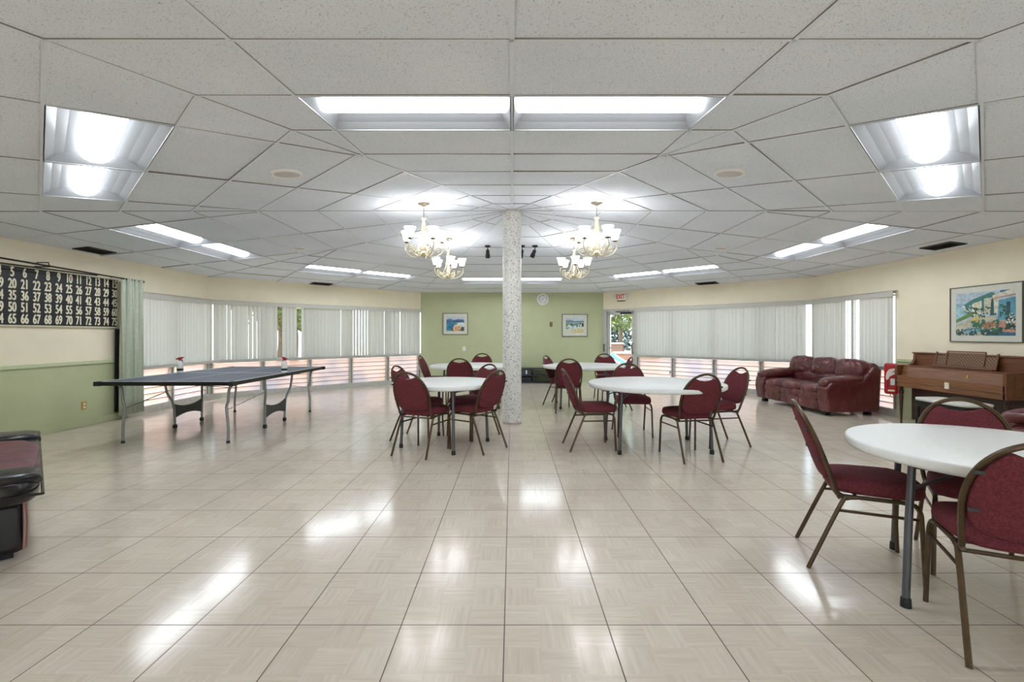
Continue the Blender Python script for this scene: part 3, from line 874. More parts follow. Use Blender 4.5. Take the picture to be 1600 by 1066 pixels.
# ------------------------------------------------------------------ ping pong table
XL, XR, YN, YF, ZPP = -4.79, -3.2, 5.45, 8.08, .745
t = thing('ping_pong_table', 'slate blue ping pong table on silver legs by the windows', 'ping pong table', loc=((XL + XR) / 2, (YN + YF) / 2, 0))
hw, hl = (XR - XL) / 2, (YF - YN) / 2
for s in (-1, 1):
    y0, y1 = (s * .006, s * hl)
    b = MB(); b.bb((-hw + .02, min(y0, y1), ZPP - .022), (hw - .02, max(y0, y1), ZPP)); o = b.build('playing_surface', M['ppblue'], t)
    b = MB()
    e = ZPP + .0006
    ya, yb = sorted((s * .008, s * (hl - .002)))
    b.bb((-hw + .022, ya, ZPP - .001), (-hw + .042, yb, e)); b.bb((hw - .042, ya, ZPP - .001), (hw - .022, yb, e)); b.bb((-.0015 - .003, ya, ZPP - .001), (.0045, yb, e))
    ye = s * (hl - .012); b.bb((-hw + .022, ye - .01, ZPP - .001), (hw - .022, ye + .01, e))
    yc = s * .02; b.bb((-hw + .022, yc - .006, ZPP - .001), (hw - .022, yc + .006, e))
    b.build('boundary_line', M['white'], o)
    b = MB()
    b.bb((-hw, ya, ZPP - .045), (-hw + .02, yb, ZPP)); b.bb((hw - .02, ya, ZPP - .045), (hw, yb, ZPP)); b.bb((-hw, s * hl - .012, ZPP - .045), (hw, s * hl + .012, ZPP))
    b.build('apron', M['black'], t)
    for sx in (-1, 1):
        b = MB(); b.bb((sx * hw - .06 if sx > 0 else -hw - .012, s * hl - .06 if s > 0 else -hl - .02, ZPP - .05), (sx * hw + .012 if sx > 0 else -hw + .06, s * hl + .02 if s > 0 else -hl + .06, ZPP + .002))
        b.build('corner_guard', M['rubber'], t, bevel=.006)
        # end legs
        yl = s * (hl - .18)
        b = MB(); b.tube(smoothpath([(sx * (hw - .10), yl, ZPP - .04), (sx * (hw - .155), yl, ZPP - .10), (sx * (hw - .17), yl, .5), (sx * (hw - .12), yl, .22) if 0 else (sx * (hw - .19), yl, .42), (sx * (hw - .215) if 0 else sx * (hw - .17), yl, .2), (sx * (hw - .17), yl, .015)], 4), .0165, 10)
        lo = b.build('leg', M['silver'], t, smooth=True)
        b = MB(); b.lathe([(.017, .03), (.023, .0)], 12, (sx * (hw - .17), yl, 0)); b.build('foot_cap', M['rubber'], lo)
        # trolley legs
        yw = s * .28
        b = MB(); b.tube(smoothpath([(sx * (hw - .12), s * .40, ZPP - .04), (sx * (hw - .13), s * .36, .5), (sx * (hw - .17), s * .30, .34), (sx * (hw - .18), yw, .05)], 4), .016, 10)
        lo = b.build('leg', M['silver'], t, smooth=True)
        b = MB(); b.tube([(sx * (hw - .18) - .014, yw, .032), (sx * (hw - .18) + .014, yw, .032)], .031, 16); b.build('caster', M['rubber'], lo, smooth=False)
        b = MB(); b.tube([(sx * (hw - .13), s * .36, .52), (sx * (hw - .17), yl, .40)], .006, 6); b.build('leg_brace', M['silver'], t)
for sx in (-1, 1):
    pl = []
    for i in range(9):
        u = -1 + i / 4; pl.append((u * .29, .34 - .05 * (1 - u * u) * 1.0))
    for i in range(9):
        u = 1 - i / 4; pl.append((u * .29, .14 + .05 * (1 - u * u)))
    tf = Matrix(((0, 0, 1, sx * (hw - .175)), (1, 0, 0, 0), (0, 1, 0, 0), (0, 0, 0, 1)))
    b = MB(); b.prism(pl, -.008, .008, tf); b.build('side_panel', simple('dark_grey_panel', (62, 62, 58), .5), t)
bs = None
for x, y, lab in ((-4.74, 6.77, 'white spray bottle with red trigger, on the far long edge of the ping pong table'), (-3.26, 6.79, 'white spray bottle with red trigger, on the near long edge of the ping pong table')):
    if bs is None:
        bs = thing('spray_bottle', lab, 'spray bottle', loc=(x, y, ZPP), group='spray bottles on the ping pong table')
        b = MB(); b.lathe([(.036, 0), (.04, .01), (.04, .12), (.034, .145), (.016, .165), (.014, .18)], 20); b.build('bottle', M['greywhite'], bs, smooth=True)
        b = MB(); b.box((.0, 0, .205), (.06, .026, .026), Matrix.Rotation(R(-10), 3, 'Y')); b.box((.042, 0, .216), (.03, .018, .014)); b.box((-.04, 0, .197), (.03, .022, .018), Matrix.Rotation(R(-25), 3, 'Y')); b.lathe([(.018, .172), (.018, .19)], 14)
        b.tube([(.025, 0, .19), (.034, 0, .17), (.03, 0, .15)], .006, 6); b.build('trigger_head', M['red'], bs, bevel=.003)
        b = MB(); b.lathe([(.0408, .03), (.0408, .06)], 20, cap=False); b.build('label_band', M['ink'], bs)
    else: dup(bs, (x, y, ZPP), 2.6, lab, 'spray bottles on the ping pong table')

# ------------------------------------------------------------------ number board, rods, curtain (west wall)
def wx(Y): return V['WN'][1] - Y            # local x on the west wall of a world Y
m = W_W.copy()
t = thing('number_board', 'black bingo number board with cream numerals on the cream wall', 'number board', mat=m)
xa, xb, za, zb = wx(7.19), wx(4.95), 1.405, 2.11
b = MB(); b.bb((xa, .004, za), (xb, .022, zb)); b.build('panel', simple('board_black', (17, 16, 20), .5, var=.1), t)
b = MB()
for a_, c_ in (((xa - .02, za - .02), (xa, zb + .02)), ((xb, za - .02), (xb + .02, zb + .02)), ((xa, za - .02), (xb, za)), ((xa, zb), (xb, zb + .02))): b.bb((a_[0], .002, a_[1]), (c_[0], .03, c_[1]))
b.build('frame', simple('cream_board_frame', (206, 200, 172), .5), t)
b = MB(); hrow = (zb - za) / 5
for i in range(15):
    for j in range(5):
        vs, fs = text_mesh(str(j * 15 + i + 1), .165, None, '', extrude=.0005, offset=.0, xs=.57)
        cx = wx(5.10 + .1460 * i); cz = zb - hrow * (j + .5)
        for q_, (ox, oz) in enumerate(((0, 0), (.0045, 0), (-.0045, 0), (0, .003), (0, -.003))):
            b.add([(cx - v_.x + ox, .0235 + v_.z + .00012 * q_, cz + v_.y + oz) for v_ in vs], [f_[::-1] for f_ in fs])
b.build('numerals', M['cream_num'], t)
t = thing('curtain_rod', 'black double curtain rod running above the number board', 'curtain rod', mat=m)
b = MB(); b.tube([(wx(7.52), .15, 2.125), (wx(5.0), .15, 2.178)], .011, 8); b.tube([(wx(6.7), .15, 2.125), (wx(5.0), .15, 2.105)], .009, 8); b.build('rod', M['black'], t, smooth=True)
b = MB(); b.lathe([(.0, 0), (.022, .01), (.026, .03), (.012, .05), (.004, .07)], 12); b.v = [(wx(7.5) - v_[2], .15 + v_[0], 2.126 + v_[1]) for v_ in b.v]; b.build('finial', M['black'], t, smooth=True)
b = MB(); b.tube([(wx(6.0), 0, 2.20), (wx(6.0), .15, 2.20), (wx(6.0), .16, 2.15)], .007, 6); b.bb((wx(6.0) - .01, .02, 2.14), (wx(6.0) + .05, .16, 2.15)); b.build('bracket', M['black'], t)
b = MB(); b.tube([(wx(7.1), 0, 2.15), (wx(7.1), .15, 2.14)], .007, 6); b.build('bracket', M['black'], t)
b = MB(); 
def drape(x0, x1, yc, amp, folds, z0, z1, seed, th=.0):
    n = folds * 10; vs = []; rows = 9
    for j in range(rows):
        f = j / (rows - 1); z = z0 + (z1 - z0) * f
        for i in range(n + 1):
            u = i / n; ph = 2 * pi * folds * u
            vs.append((x0 + (x1 - x0) * u + .012 * sin(ph * 2 + f), yc + amp * (1.15 - .55 * f) * sin(ph + .5 * sin(3 * f + seed)) + .015 * sin(3 * ph / folds + seed), z))
    return vs, [(j * (n + 1) + i, j * (n + 1) + i + 1, (j + 1) * (n + 1) + i + 1, (j + 1) * (n + 1) + i) for j in range(rows - 1) for i in range(n)]
t = thing('curtain', 'pale green floor-length curtain bunched beside the number board', 'curtain', mat=m)
b.add(*drape(wx(7.50), wx(7.12), .145, .045, 5, .07, 2.15, 1)); o = b.build('fabric', M['curtain'], t, smooth=True, sharp=0)
sf = o.modifiers.new('thick', 'SOLIDIFY'); sf.thickness = .004
b = MB(); b.add(*drape(wx(7.30), wx(7.135), .035, .008, 3, .12, 1.37, 2)); o = b.build('lining', M['ink'], t, smooth=True, sharp=0); tag(o, 'black lining'); sf = o.modifiers.new('thick', 'SOLIDIFY'); sf.thickness = .003

def plate(name, m_, x, z, w, h_, mat, label, cat, kind='outlet'):
    t_ = thing(name, label, cat, mat=m_ @ Matrix.Translation((x, 0, z)))
    b_ = MB(); b_.bb((-w / 2, 0, -h_ / 2), (w / 2, .006, h_ / 2)); b_.build('plate', mat, t_, bevel=.003)
    b_ = MB()
    if kind == 'outlet':
        for s in (-1, 1): b_.bb((-.016, .005, s * .022 - .013), (.016, .009, s * .022 + .013))
        b_.build('socket', M['mat'], t_)
    elif kind == 'switch':
        b_.bb((-.006, .005, -.012), (.006, .018, .012)); b_.build('toggle', M['white'], t_)
    else:
        b_.bb((-w * .35, .005, -h_ * .35), (w * .35, .03, h_ * .35)); b_.build('cover', mat, t_, bevel=.003)
    return t_
plate('wall_outlet', W_W, wx(6.66), .29, .08, .12, M['brassplate'], 'brass-coloured wall outlet low on the green part of the number board wall', 'outlet')
plate('light_switch', W_N, HC + 1.31, .904, .08, .12, M['white'], 'white light switch plate on the green wall below the beach picture', 'switch', 'switch')
plate('thermostat', W_N, HC - 1.066, 1.567, .075, .13, M['bronzeplate'], 'small brown thermostat on the green wall beneath the clock', 'thermostat', 'box')
plate('wall_outlet', W_E, V['EN'][1] * 0 + (5.98 + .3) - V['ES'][1], .2, .08, .12, M['railgreen'], 'green-painted wall outlet low behind the piano bench', 'outlet')

# ------------------------------------------------------------------ pictures
def picture(m_, xc, zc, w, h_, fw, mw, label, shapes, name='framed_picture', seed=0, dots=None):
    """local x grows to the viewer's left on walls; shapes are given left-to-right 0..1, bottom-to-top 0..1"""
    t_ = thing(name, label, 'picture', mat=m_ @ Matrix.Translation((xc, 0, zc)))
    b_ = MB()
    for a_, c_ in (((-w / 2, -h_ / 2), (-w / 2 + fw, h_ / 2)), ((w / 2 - fw, -h_ / 2), (w / 2, h_ / 2)), ((-w / 2, -h_ / 2), (w / 2, -h_ / 2 + fw)), ((-w / 2, h_ / 2 - fw), (w / 2, h_ / 2))):
        b_.bb((a_[0], .001, a_[1]), (c_[0], .026, c_[1]))
    b_.build('frame', M['framegrey'], t_, bevel=.002)
    b_ = MB(); b_.bb((-w / 2 + fw, .002, -h_ / 2 + fw), (w / 2 - fw, .014, h_ / 2 - fw)); b_.build('mat_board', M['mat'], t_)
    iw, ih = w - 2 * fw - 2 * mw, h_ - 2 * fw - 2 * mw
    b_ = MB(); cols = []; mats = []
    def pm(c):
        if c not in cols: cols.append(c); mats.append(simple('print_ink_%d_%d_%d' % c, c, .5, var=.18, vs=25))
        return cols.index(c)
    for i, (c, poly) in enumerate(shapes):
        b_.cur = pm(c); y = .0145 + .00015 * i
        P = [(iw / 2 - u * iw, y, -ih / 2 + v * ih) for u, v in poly]
        b_.add(P, [tuple(range(len(P)))])
    rr = random.Random(seed); y0_ = .0145 + .00015 * len(shapes)
    for (c, u0, u1, v0, v1, cnt, sz) in (dots or []):
        b_.cur = pm(c)
        for _ in range(cnt):
            u, v = rr.uniform(u0, u1), rr.uniform(v0, v1); s_ = sz * rr.uniform(.5, 1.3); y0_ += .000002
            P = []
            for k_ in range(5):
                a_ = 2 * pi * k_ / 5 + rr.random()
                P.append((iw / 2 - min(max(u + s_ * cos(a_), 0), 1) * iw, y0_, -ih / 2 + min(max(v + s_ * 1.3 * sin(a_), 0), 1) * ih))
            b_.add(P, [tuple(range(5))])
    b_.build('print', mats, t_)
    b_ = MB(); b_.quad((-w / 2 + fw, .019, -h_ / 2 + fw), (w / 2 - fw, .019, -h_ / 2 + fw), (w / 2 - fw, .019, h_ / 2 - fw), (-w / 2 + fw, .019, h_ / 2 - fw)); b_.build('glazing', M['glass'], t_)
    return t_
full = [(0, 0), (1, 0), (1, 1), (0, 1)]
picture(W_N, HC + 1.546, 1.58, .682, .585, .014, .085, 'framed beach print in a grey frame on the green wall, nearer the blinds', [
    ((206, 216, 232), full), ((96, 124, 170), [(0, .62), (1, .66), (1, .8), (.7, .84), (.4, .78), (.2, .88), (0, .8)]), ((60, 78, 120), [(0, .6), (1, .62), (1, .7), (.6, .74), (.3, .68), (0, .74)]),
    ((58, 148, 186), [(0, .0), (.55, 0), (.6, .5), (1, .55), (1, .64), (0, .64)]), ((226, 162, 112), [(.25, 0), (.85, 0), (.8, .3), (.62, .52), (.45, .42), (.4, .2)]),
    ((226, 234, 240), [(.6, .52), (1, .3), (1, .56), (.7, .6)]), ((70, 92, 96), [(.78, 0), (1, 0), (1, .3), (.84, .28)]), ((176, 92, 60), [(.28, .0), (.5, 0), (.42, .16), (.3, .14)])], seed=3,
    dots=[((246, 206, 160), .3, .8, .05, .4, 25, .04), ((40, 90, 130), 0, .4, .1, .6, 20, .05), ((250, 250, 250), .55, 1, .35, .6, 20, .03)])
picture(W_N, HC - 1.712, 1.541, .697, .611, .014, .09, 'framed pale landscape print on the green wall, nearer the exit door', [
    ((214, 222, 232), full), ((120, 140, 170), [(0, .66), (1, .7), (1, .82), (.5, .78), (.2, .88), (0, .84)]), ((128, 160, 120), [(0, .35), (1, .4), (1, .7), (.4, .62), (0, .7)]),
    ((226, 222, 200), [(0, 0), (1, 0), (1, .42), (.5, .3), (0, .4)]), ((92, 150, 190), [(0, .25), (.6, .4), (1, .42), (1, .5), (.4, .5), (0, .34)]), ((46, 60, 62), [(.72, .4), (1, .42), (1, .62), (.8, .58)]), ((230, 210, 150), [(.3, .0), (1, .0), (1, .2), (.6, .24)])], seed=4,
    dots=[((240, 240, 235), .1, .9, .35, .6, 30, .04), ((50, 76, 70), 0, 1, .45, .62, 20, .03)])
picture(W_E, (5.56 + 6.49) / 2 - V['ES'][1], 1.555, .93, .73, .010, .075, 'large framed seaside village picture on the cream wall above the piano', [
    ((196, 206, 222), full), ((150, 186, 206), [(0, .66), (.3, .7), (.3, .76), (0, .76)]), ((74, 134, 130), [(.12, .70), (.3, .84), (.62, .98), (.72, .9), (.75, .6), (.3, .6)]),
    ((176, 210, 222), [(0, .38), (.22, .5), (.12, .64), (0, .7)]), ((106, 142, 84), [(0, .3), (.3, .46), (.38, .6), (.2, .5), (0, .38)]), ((206, 196, 176), [(0, .0), (.5, 0), (.9, .1), (.9, .4), (.35, .46), (.1, .3), (0, .24)]),
    ((232, 226, 206), [(.3, .46), (.46, .46), (.46, .8), (.3, .74)]), ((220, 214, 196), [(.5, .5), (.62, .5), (.63, .86), (.5, .84)]), ((52, 92, 96), [(.6, .46), (.7, .46), (.7, .86), (.62, .82)]),
    ((226, 218, 206), [(.66, .5), (.74, .5), (.74, .84), (.66, .84)]), ((96, 160, 182), [(.72, .34), (1, .34), (1, .84), (.74, .78)]), ((44, 70, 104), [(.86, .5), (.92, .5), (.92, .74), (.86, .73)]),
    ((232, 222, 206), [(.64, .84), (1, .92), (1, 1), (.9, 1), (.64, .9)]), ((202, 152, 132), [(.64, .81), (1, .87), (1, .9), (.64, .84)]), ((66, 120, 176), [(.76, .94), (.92, 1), (.76, 1)]),
    ((204, 150, 130), [(.7, .1), (1, .04), (1, .3), (.7, .34)]), ((60, 112, 140), [(.5, 0), (1, 0), (1, .07), (.6, .1)])], name='framed_picture', seed=5,
    dots=[((40, 84, 82), .0, .8, .02, .16, 90, .028), ((66, 116, 90), .3, .75, .12, .34, 70, .028), ((196, 120, 90), .48, .7, .16, .30, 34, .02), ((150, 186, 210), .15, .5, .04, .2, 40, .016), ((36, 70, 66), .84, 1, .12, .45, 46, .026),
          ((238, 236, 226), .85, 1, .25, .48, 26, .014), ((60, 100, 72), .3, .66, .42, .66, 50, .02), ((232, 200, 90), .3, .4, .32, .42, 14, .016), ((238, 232, 214), .14, .34, .56, .7, 34, .016), ((52, 96, 90), .14, .36, .52, .66, 26, .016), ((48, 92, 80), .76, .9, .44, .7, 40, .02)])

# clock
t = thing('wall_clock', 'round white wall clock high on the green wall beside the column', 'clock', mat=W_N @ Matrix.Translation((HC - .839, 0, 2.249)) @ Matrix.Rotation(R(-90), 4, 'X'))
b = MB(); b.lathe([(.135, 0), (.158, 0), (.158, .03), (.148, .038), (.138, .03), (.135, .01)], 40, cap=False); b.build('rim', M['white'], t, smooth=True)
b = MB(); b.lathe([(.139, .004), (.139, .012), (.001, .0125)], 40); b.build('face', M['greywhite'], t)
b = MB()
def clk(dx, dy): return (-dx, -dy)   # local x is the viewer's left; local y (after the turn) is down
for i in range(12):
    a = R(90 - 30 * (i + 1)); vs, fs = text_mesh(str(i + 1), .05, None, '', extrude=.0005, offset=.0012)
    cx, cy = .108 * cos(a), .108 * sin(a)
    b.add([clk(cx + v_.x, cy + v_.y) + (.0135 + v_.z,) for v_ in vs], fs)
b.build('numerals', M['ink'], t)
for L_, a, w_ in ((.06, 52, .009), (.09, 222, .006)):
    b = MB(); a = R(a); d = Vector((cos(a), sin(a))); n_ = Vector((-d.y, d.x)) * w_ / 2; P = [d * -.015 + n_, d * -.015 - n_, d * L_ - n_ * .4, d * L_ + n_ * .4]
    P2 = [clk(p.x, p.y) for p in P]; b.prism(P2, .015, .0165); b.build('hand', M['ink'], t)

# exit sign on the wall over the door
t = thing('exit_sign', 'white exit sign with red letters above the glass door', 'exit sign', mat=W_NE @ Matrix.Translation((LNE - .405 * s2, 0, 2.285)))
b = MB(); b.bb((-.155, .0, -.095), (.155, .05, .095)); b.build('box', M['sign'], t, bevel=.008)
vs, fs = text_mesh('EXIT', .165, None, '', extrude=.001, offset=.004, xs=.78)
b = MB(); b.add([(-v_.x, .0515 + v_.z, v_.y) for v_ in vs], [f_[::-1] for f_ in fs]); b.build('lettering', M['signred'], t)
b = MB(); b.bb((-.11, .0, -.115), (.11, .045, -.095)); b.build('base', M['black'], t)
for s in (-1, 1):
    b = MB(); b.tube([(s * .155, .025, .03), (s * .19, .03, .04)], .01, 6); b.lathe([(.02, -.03), (.035, -.01), (.042, .02), (.038, .022)], 16); 
    k0 = len(b.v) - 64; rot = Matrix.Rotation(R(-80), 4, 'X')
    b.v = b.v[:k0] + [tuple(rot @ Vector(v_) + Vector((s * .22, .03, .045))) for v_ in b.v[k0:]]
    b.build('emergency_lamp', M['greywhite'], t, smooth=True)

# ------------------------------------------------------------------ media shelf
t = thing('media_shelf', 'low black open shelf unit against the green wall behind the column', 'shelf', loc=(.66, 12.69, 0))
for z0_, z1_ in ((0.0, .045), (.195, .22), (.375, .405)):
    b = MB(); b.bb((-.68, -.2, z0_), (.68, .2, z1_)); b.build('shelf_board', M['blackgloss'], t, bevel=.003)
for x in (-.665, -.09, .665):
    b = MB(); b.bb((x - .015, -.18, .045), (x + .015, .18, .376)); b.build('upright', M['blackgloss'], t)
tag(o := thing('stereo_receiver', 'black stereo box on the upper level of the media shelf', 'stereo', loc=(.26, 12.64, .22)))
b = MB(); b.bb((-.26, -.13, .001), (.26, .13, .145)); b.build('case', M['blackgloss'], o, bevel=.004)
b = MB()
for x in (-.12, .12): b.bb((x - .016, -.137, .03), (x + .016, -.13, .13))
b.build('display', M['greywhite'], o)
o = thing('video_player', 'black player box on the lower level of the media shelf', 'video player', loc=(.26, 12.66, .045))
b = MB(); b.bb((-.25, -.13, .001), (.25, .13, .12)); b.build('case', M['black'], o, bevel=.004)
b = MB(); b.bb((-.2, -.133, .07), (.05, -.13, .08)); b.build('display', M['tableleg'], o)

# ------------------------------------------------------------------ burgundy sofa
def make_sofa(loc, rz, L, label, seats=3, D=.92):
    """local: x along the length, -y the front"""
    t = thing('leather_sofa', label, 'sofa', loc=loc, rz=rz)
    h = L / 2; aw = .27; yf = -D / 2
    b = MB(); b.bb((-h + .12, yf + .04, .07), (h - .12, D / 2 - .04, .30)); b.build('base', M['leather'], t, bevel=.02)
    # ribbed front panels
    w = (L - 2 * aw + .04) / seats
    b = MB()
    for i in range(seats):
        xa = -h + aw - .02 + i * w
        b.puff((xa + w / 2, yf + .05, .285), (w * .99, .09, .13), p=6, n=8)
        b.puff((xa + w / 2, yf + .055, .15), (w * .99, .085, .16), p=6, n=8)
    b.build('front_panel', M['leather'], t, smooth=True, sharp=0)
    for i in range(seats):
        xa = -h + aw - .02 + i * w
        b = MB(); b.puff((xa + w / 2, yf + .29, .39), (w * 1.03, .62, .17), p=3.4, n=14, wr=.012, seed=i); b.build('seat_cushion', M['leather'], t, smooth=True, sharp=0)
    b = MB(); b.puff((0, D / 2 - .22, .50), (L - 2 * aw + .1, .22, .24), Matrix.Rotation(R(-8), 3, 'X'), p=4, wr=.01); b.build('lumbar_pad', M['leather'], t, smooth=True, sharp=0)
    wb = (L - .20) / seats
    for i in range(seats):
        b = MB(); b.puff((-h + .10 + wb * (i + .5), D / 2 - .17, .70), (wb * 1.06, .30, .38), Matrix.Rotation(R(-10), 3, 'X'), p=3.0, n=16, wr=.022, seed=10 + i); b.build('back_cushion', M['leather'], t, smooth=True, sharp=0)
    b = MB(); pr = [(D / 2 - .16, .1), (D / 2, .1), (D / 2 + .03, .78), (D / 2 - .05, .84), (D / 2 - .14, .8)]
    tf = Matrix(((0, 0, 1, 0), (1, 0, 0, 0), (0, 1, 0, 0), (0, 0, 0, 1)))
    b.prism(pr, -h + .06, h - .06, tf); b.build('back_panel', M['leather'], t, bevel=.03)
    for s in (-1, 1):
        # flared side panel, then the padded arm over it
        pr = [(yf + .02, .06), (D / 2 - .02, .06), (D / 2 + .02, .74), (D / 2 - .1, .80), (.15, .56), (yf + .08, .53), (yf - .0, .46), (yf - .02, .3)]
        b = MB(); x0_, x1_ = (h - aw + .03, h) if s > 0 else (-h, -h + aw - .03); b.prism(pr, x0_, x1_, tf); ao = b.build('arm', M['leather'], t, bevel=.035)
        b = MB(); b.puff((s * (h - aw / 2 - .01), yf + .37, .545), (aw * 1.08, .80, .18), Matrix.Rotation(R(5), 3, 'X'), p=2.7, n=16, wr=.015, seed=20 + s); b.build('arm_pad', M['leather'], ao, smooth=True, sharp=0)
        for sy in (-1, 1):
            f = MB(); f.bb((s * (h - .16) - .04, sy * (D / 2 - .10) - .04, 0), (s * (h - .16) + .04, sy * (D / 2 - .10) + .04, .075)); f.build('leg', M['rubber'], t)
    return t
# front line (4.79,9.27)->(4.95,7.52)
make_sofa((5.32, 8.42, 0), R(-90 + 4.5), 1.92, 'burgundy three-seat leather sofa standing in front of the corner blinds', 3, .9)
ang = math.atan2(-.64, -.77)
make_sofa((4.56, 3.74, 0), R(-90 + 0) + math.atan2(.64, .77) * 0 - R(39.7), 1.5, 'second burgundy leather sofa, only its padded arm visible past the closest table', 2, .80)

# ------------------------------------------------------------------ black and maroon sofa, near left
t = thing('leather_couch', 'black leather couch with maroon seat panels, cut by the frame edge', 'sofa', loc=(-3.60, 3.02, 0), rz=R(135))
# local +x runs towards the far end, local -y is the front side
Lc = 1.84; hh = Lc / 2
b = MB(); b.prism([(-hh + .15, -.36), (hh - .1, -.36), (hh - .1, .42), (-hh + .15, .42)], .035, .335); b.build('base', M['blkleather'], t, bevel=.035)
b = MB(); b.tube(smoothpath([(-hh + .152, -.352, .33), (-hh + .143, -.356, .2), (-hh + .16, -.352, .05)], 4), .006, 8); b.tube(smoothpath([(-hh + .16, -.36, .33), (-hh + .165, -.368, .2), (-hh + .19, -.36, .05)], 4), .005, 8); b.build('side_piping', M['tan'], t, smooth=True)
b = MB(); b.tube([(hh - .1, -.37, .338), (-hh + .14, -.37, .338), (-hh + .14, .4, .338)], .012, 6); b.build('red_piping', M['red'], t, smooth=True)
b = MB(); b.puff((0, 0, .405), (Lc, .84, .15), p=9, n=20, wr=.008, seed=2); o = b.build('seat_cushion', M['blkleather'], t, smooth=True, sharp=0)
b = MB(); b.tube([(-hh - .01, -.43, .395), (hh, -.42, .40), (hh, .4, .40)], .008, 6); b.tube([(-hh - .01, -.43, .395), (-hh, .4, .40)], .008, 6); b.build('welt', M['blkleather'], o, smooth=True)
for xc, ln in ((-hh + .16, .30), (hh - .2, .34)):
    b = MB(); b.puff((xc, -.01, .465), (ln, .83, .11), p=4, n=18, wr=.035, seed=5); b.build('bolster', M['blkleather'], o, smooth=True, sharp=0)
b = MB(); b.puff((-hh + .84, -.01, .458), (1.14, .80, .10), p=6, n=24, wr=.035, seed=6); b.build('seat_panel', M['maroonl'], o, smooth=True, sharp=0)
b = MB(); b.puff((0, .44, .62), (Lc, .24, .5), Matrix.Rotation(R(-8), 3, 'X'), p=4, wr=.015, seed=8); b.build('backrest', M['blkleather'], t, smooth=True, sharp=0)
for sx in (-1, 1):
    for sy in (-.28, .36):
        b = MB(); b.bb((sx * (hh - .24) - .03, sy - .03, 0), (sx * (hh - .24) + .03, sy + .03, .04)); b.build('leg', M['rubber'], t)

# ------------------------------------------------------------------ piano, bench, extinguisher cover
# local: x along the keyboard (0 = far end), -y towards the room ... built in world-aligned local frame: X depth, Y length
t = thing('piano', 'brown upright spinet piano against the cream wall', 'piano', loc=(5.821, 6.11, 0))
t.scale = (.8, 1, 1)
def PX(x): return x - 5.78
def PY(y): return y - 6.11
Y0, Y1 = 5.33, 6.89
b = MB(); b.bb((PX(5.74), PY(Y0 + .02), .06), (PX(5.985), PY(Y1 - .02), .60)); b.build('lower_case', M['walnutdark'], t, bevel=.006)
b = MB(); b.bb((PX(5.80), PY(Y0 + .012), .60), (PX(5.985), PY(Y1 - .012), 1.015)); b.bb((PX(5.68), PY(Y0 + .012), .60), (PX(5.82), PY(Y1 - .012), .828)); b.build('upper_case', M['walnut'], t, bevel=.006)
b = MB(); b.bb((PX(5.80) - .02, PY(Y0) - .012, 1.015), (PX(5.995), PY(Y1) + .012, 1.035)); b.build('lid', M['walnut'], t, bevel=.006)
b = MB(); b.bb((PX(5.47), PY(Y0 + .012), .543), (PX(5.76), PY(Y1 - .012), .61)); b.build('keybed', M['walnut'], t, bevel=.005)
b = MB(); b.bb((PX(5.455), PY(Y0 + .02), .545), (PX(5.485), PY(Y1 - .02), .705)); b.bb((PX(5.445), PY(Y0 + .02), .615), (PX(5.458), PY(Y1 - .02), .625)); o = b.build('keyslip', M['walnutlite'], t, bevel=.003)
b = MB(); b.box((PX(5.44), PY(6.05), .64), (.012, .035, .035), Matrix.Rotation(R(45), 3, 'X')); b.bb((PX(5.435), PY(6.02), .595), (PX(5.447), PY(6.08), .675)); b.build('lock_plate', M['cream_num'], o)
# fallboard closed over the keys
rot = Matrix.Rotation(R(18), 3, 'Y')
b = MB(); b.box((PX(5.555), PY((Y0 + Y1) / 2), .765), (.02, Y1 - Y0 - .1, .15), rot); b.build('fallboard', M['walnutlite'], t, bevel=.004)
b = MB(); b.box((PX(5.545), PY(5.86), .765), (.012, .016, .04), rot); b.build('fallboard_knob', M['brassplate'], t)
b = MB(); b.bb((PX(5.56), PY(Y0 + .03), .832), (PX(5.82), PY(Y1 - .03), .848)); b.build('key_cover', M['walnut'], t, bevel=.004)
for y in (Y0, Y1 - .045):
    pr = [(PX(5.455), .545), (PX(5.80), .545), (PX(5.985), .60), (PX(5.985), 1.03), (PX(5.80), 1.03), (PX(5.785), .93), (PX(5.74), .875), (PX(5.66), .855), (PX(5.455), .85)]
    tf = Matrix(((1, 0, 0, 0), (0, 0, -1, 0), (0, 1, 0, 0), (0, 0, 0, 1)))
    b = MB(); b.prism(pr, -PY(y + .045), -PY(y), tf); b.build('cheek', M['walnut'], t, bevel=.005)
for y in (Y0 + .06, Y1 - .03):
    b = MB(); b.lathe([(.013, 0), (.016, .02), (.014, .05), (.026, .34), (.03, .40), (.022, .42), (.034, .44), (.034, .49), (.024, .50), (.036, .545)], 18, (PX(5.545), PY(y), 0)); b.build('leg', M['walnutdark'], t, smooth=True)
md = thing('tmp', None, None); bpy.data.objects.remove(md)
rotd = Matrix.Rotation(R(14), 3, 'Y'); yc = 6.08
def dsk(dy, dz, sy, sz, dep=.014, off=0): return ((PX(5.735) + off + .25 * dz, PY(yc + dy), .87 + dz), (dep, sy, sz))
b = MB(); b.box(*dsk(0, .0, .84, .035), rot=rotd); b.box(*dsk(-.41, .09, .022, .2), rot=rotd); b.box(*dsk(.41, .09, .022, .2), rot=rotd)
b.box(*dsk(0, .195, .52, .018), rot=rotd); b.box(*dsk(-.255, .10, .02, .2), rot=rotd); b.box(*dsk(.255, .10, .02, .2), rot=rotd); b.bb((PX(5.66), PY(yc - .42), .852), (PX(5.74), PY(yc + .42), .866))
o = b.build('music_desk', M['walnut'], t, bevel=.003)
b = MB(); b.v = []; b.box((0, 0, 0), (.49, .006, .165)); g = b.build('lattice', M['grille'], o)
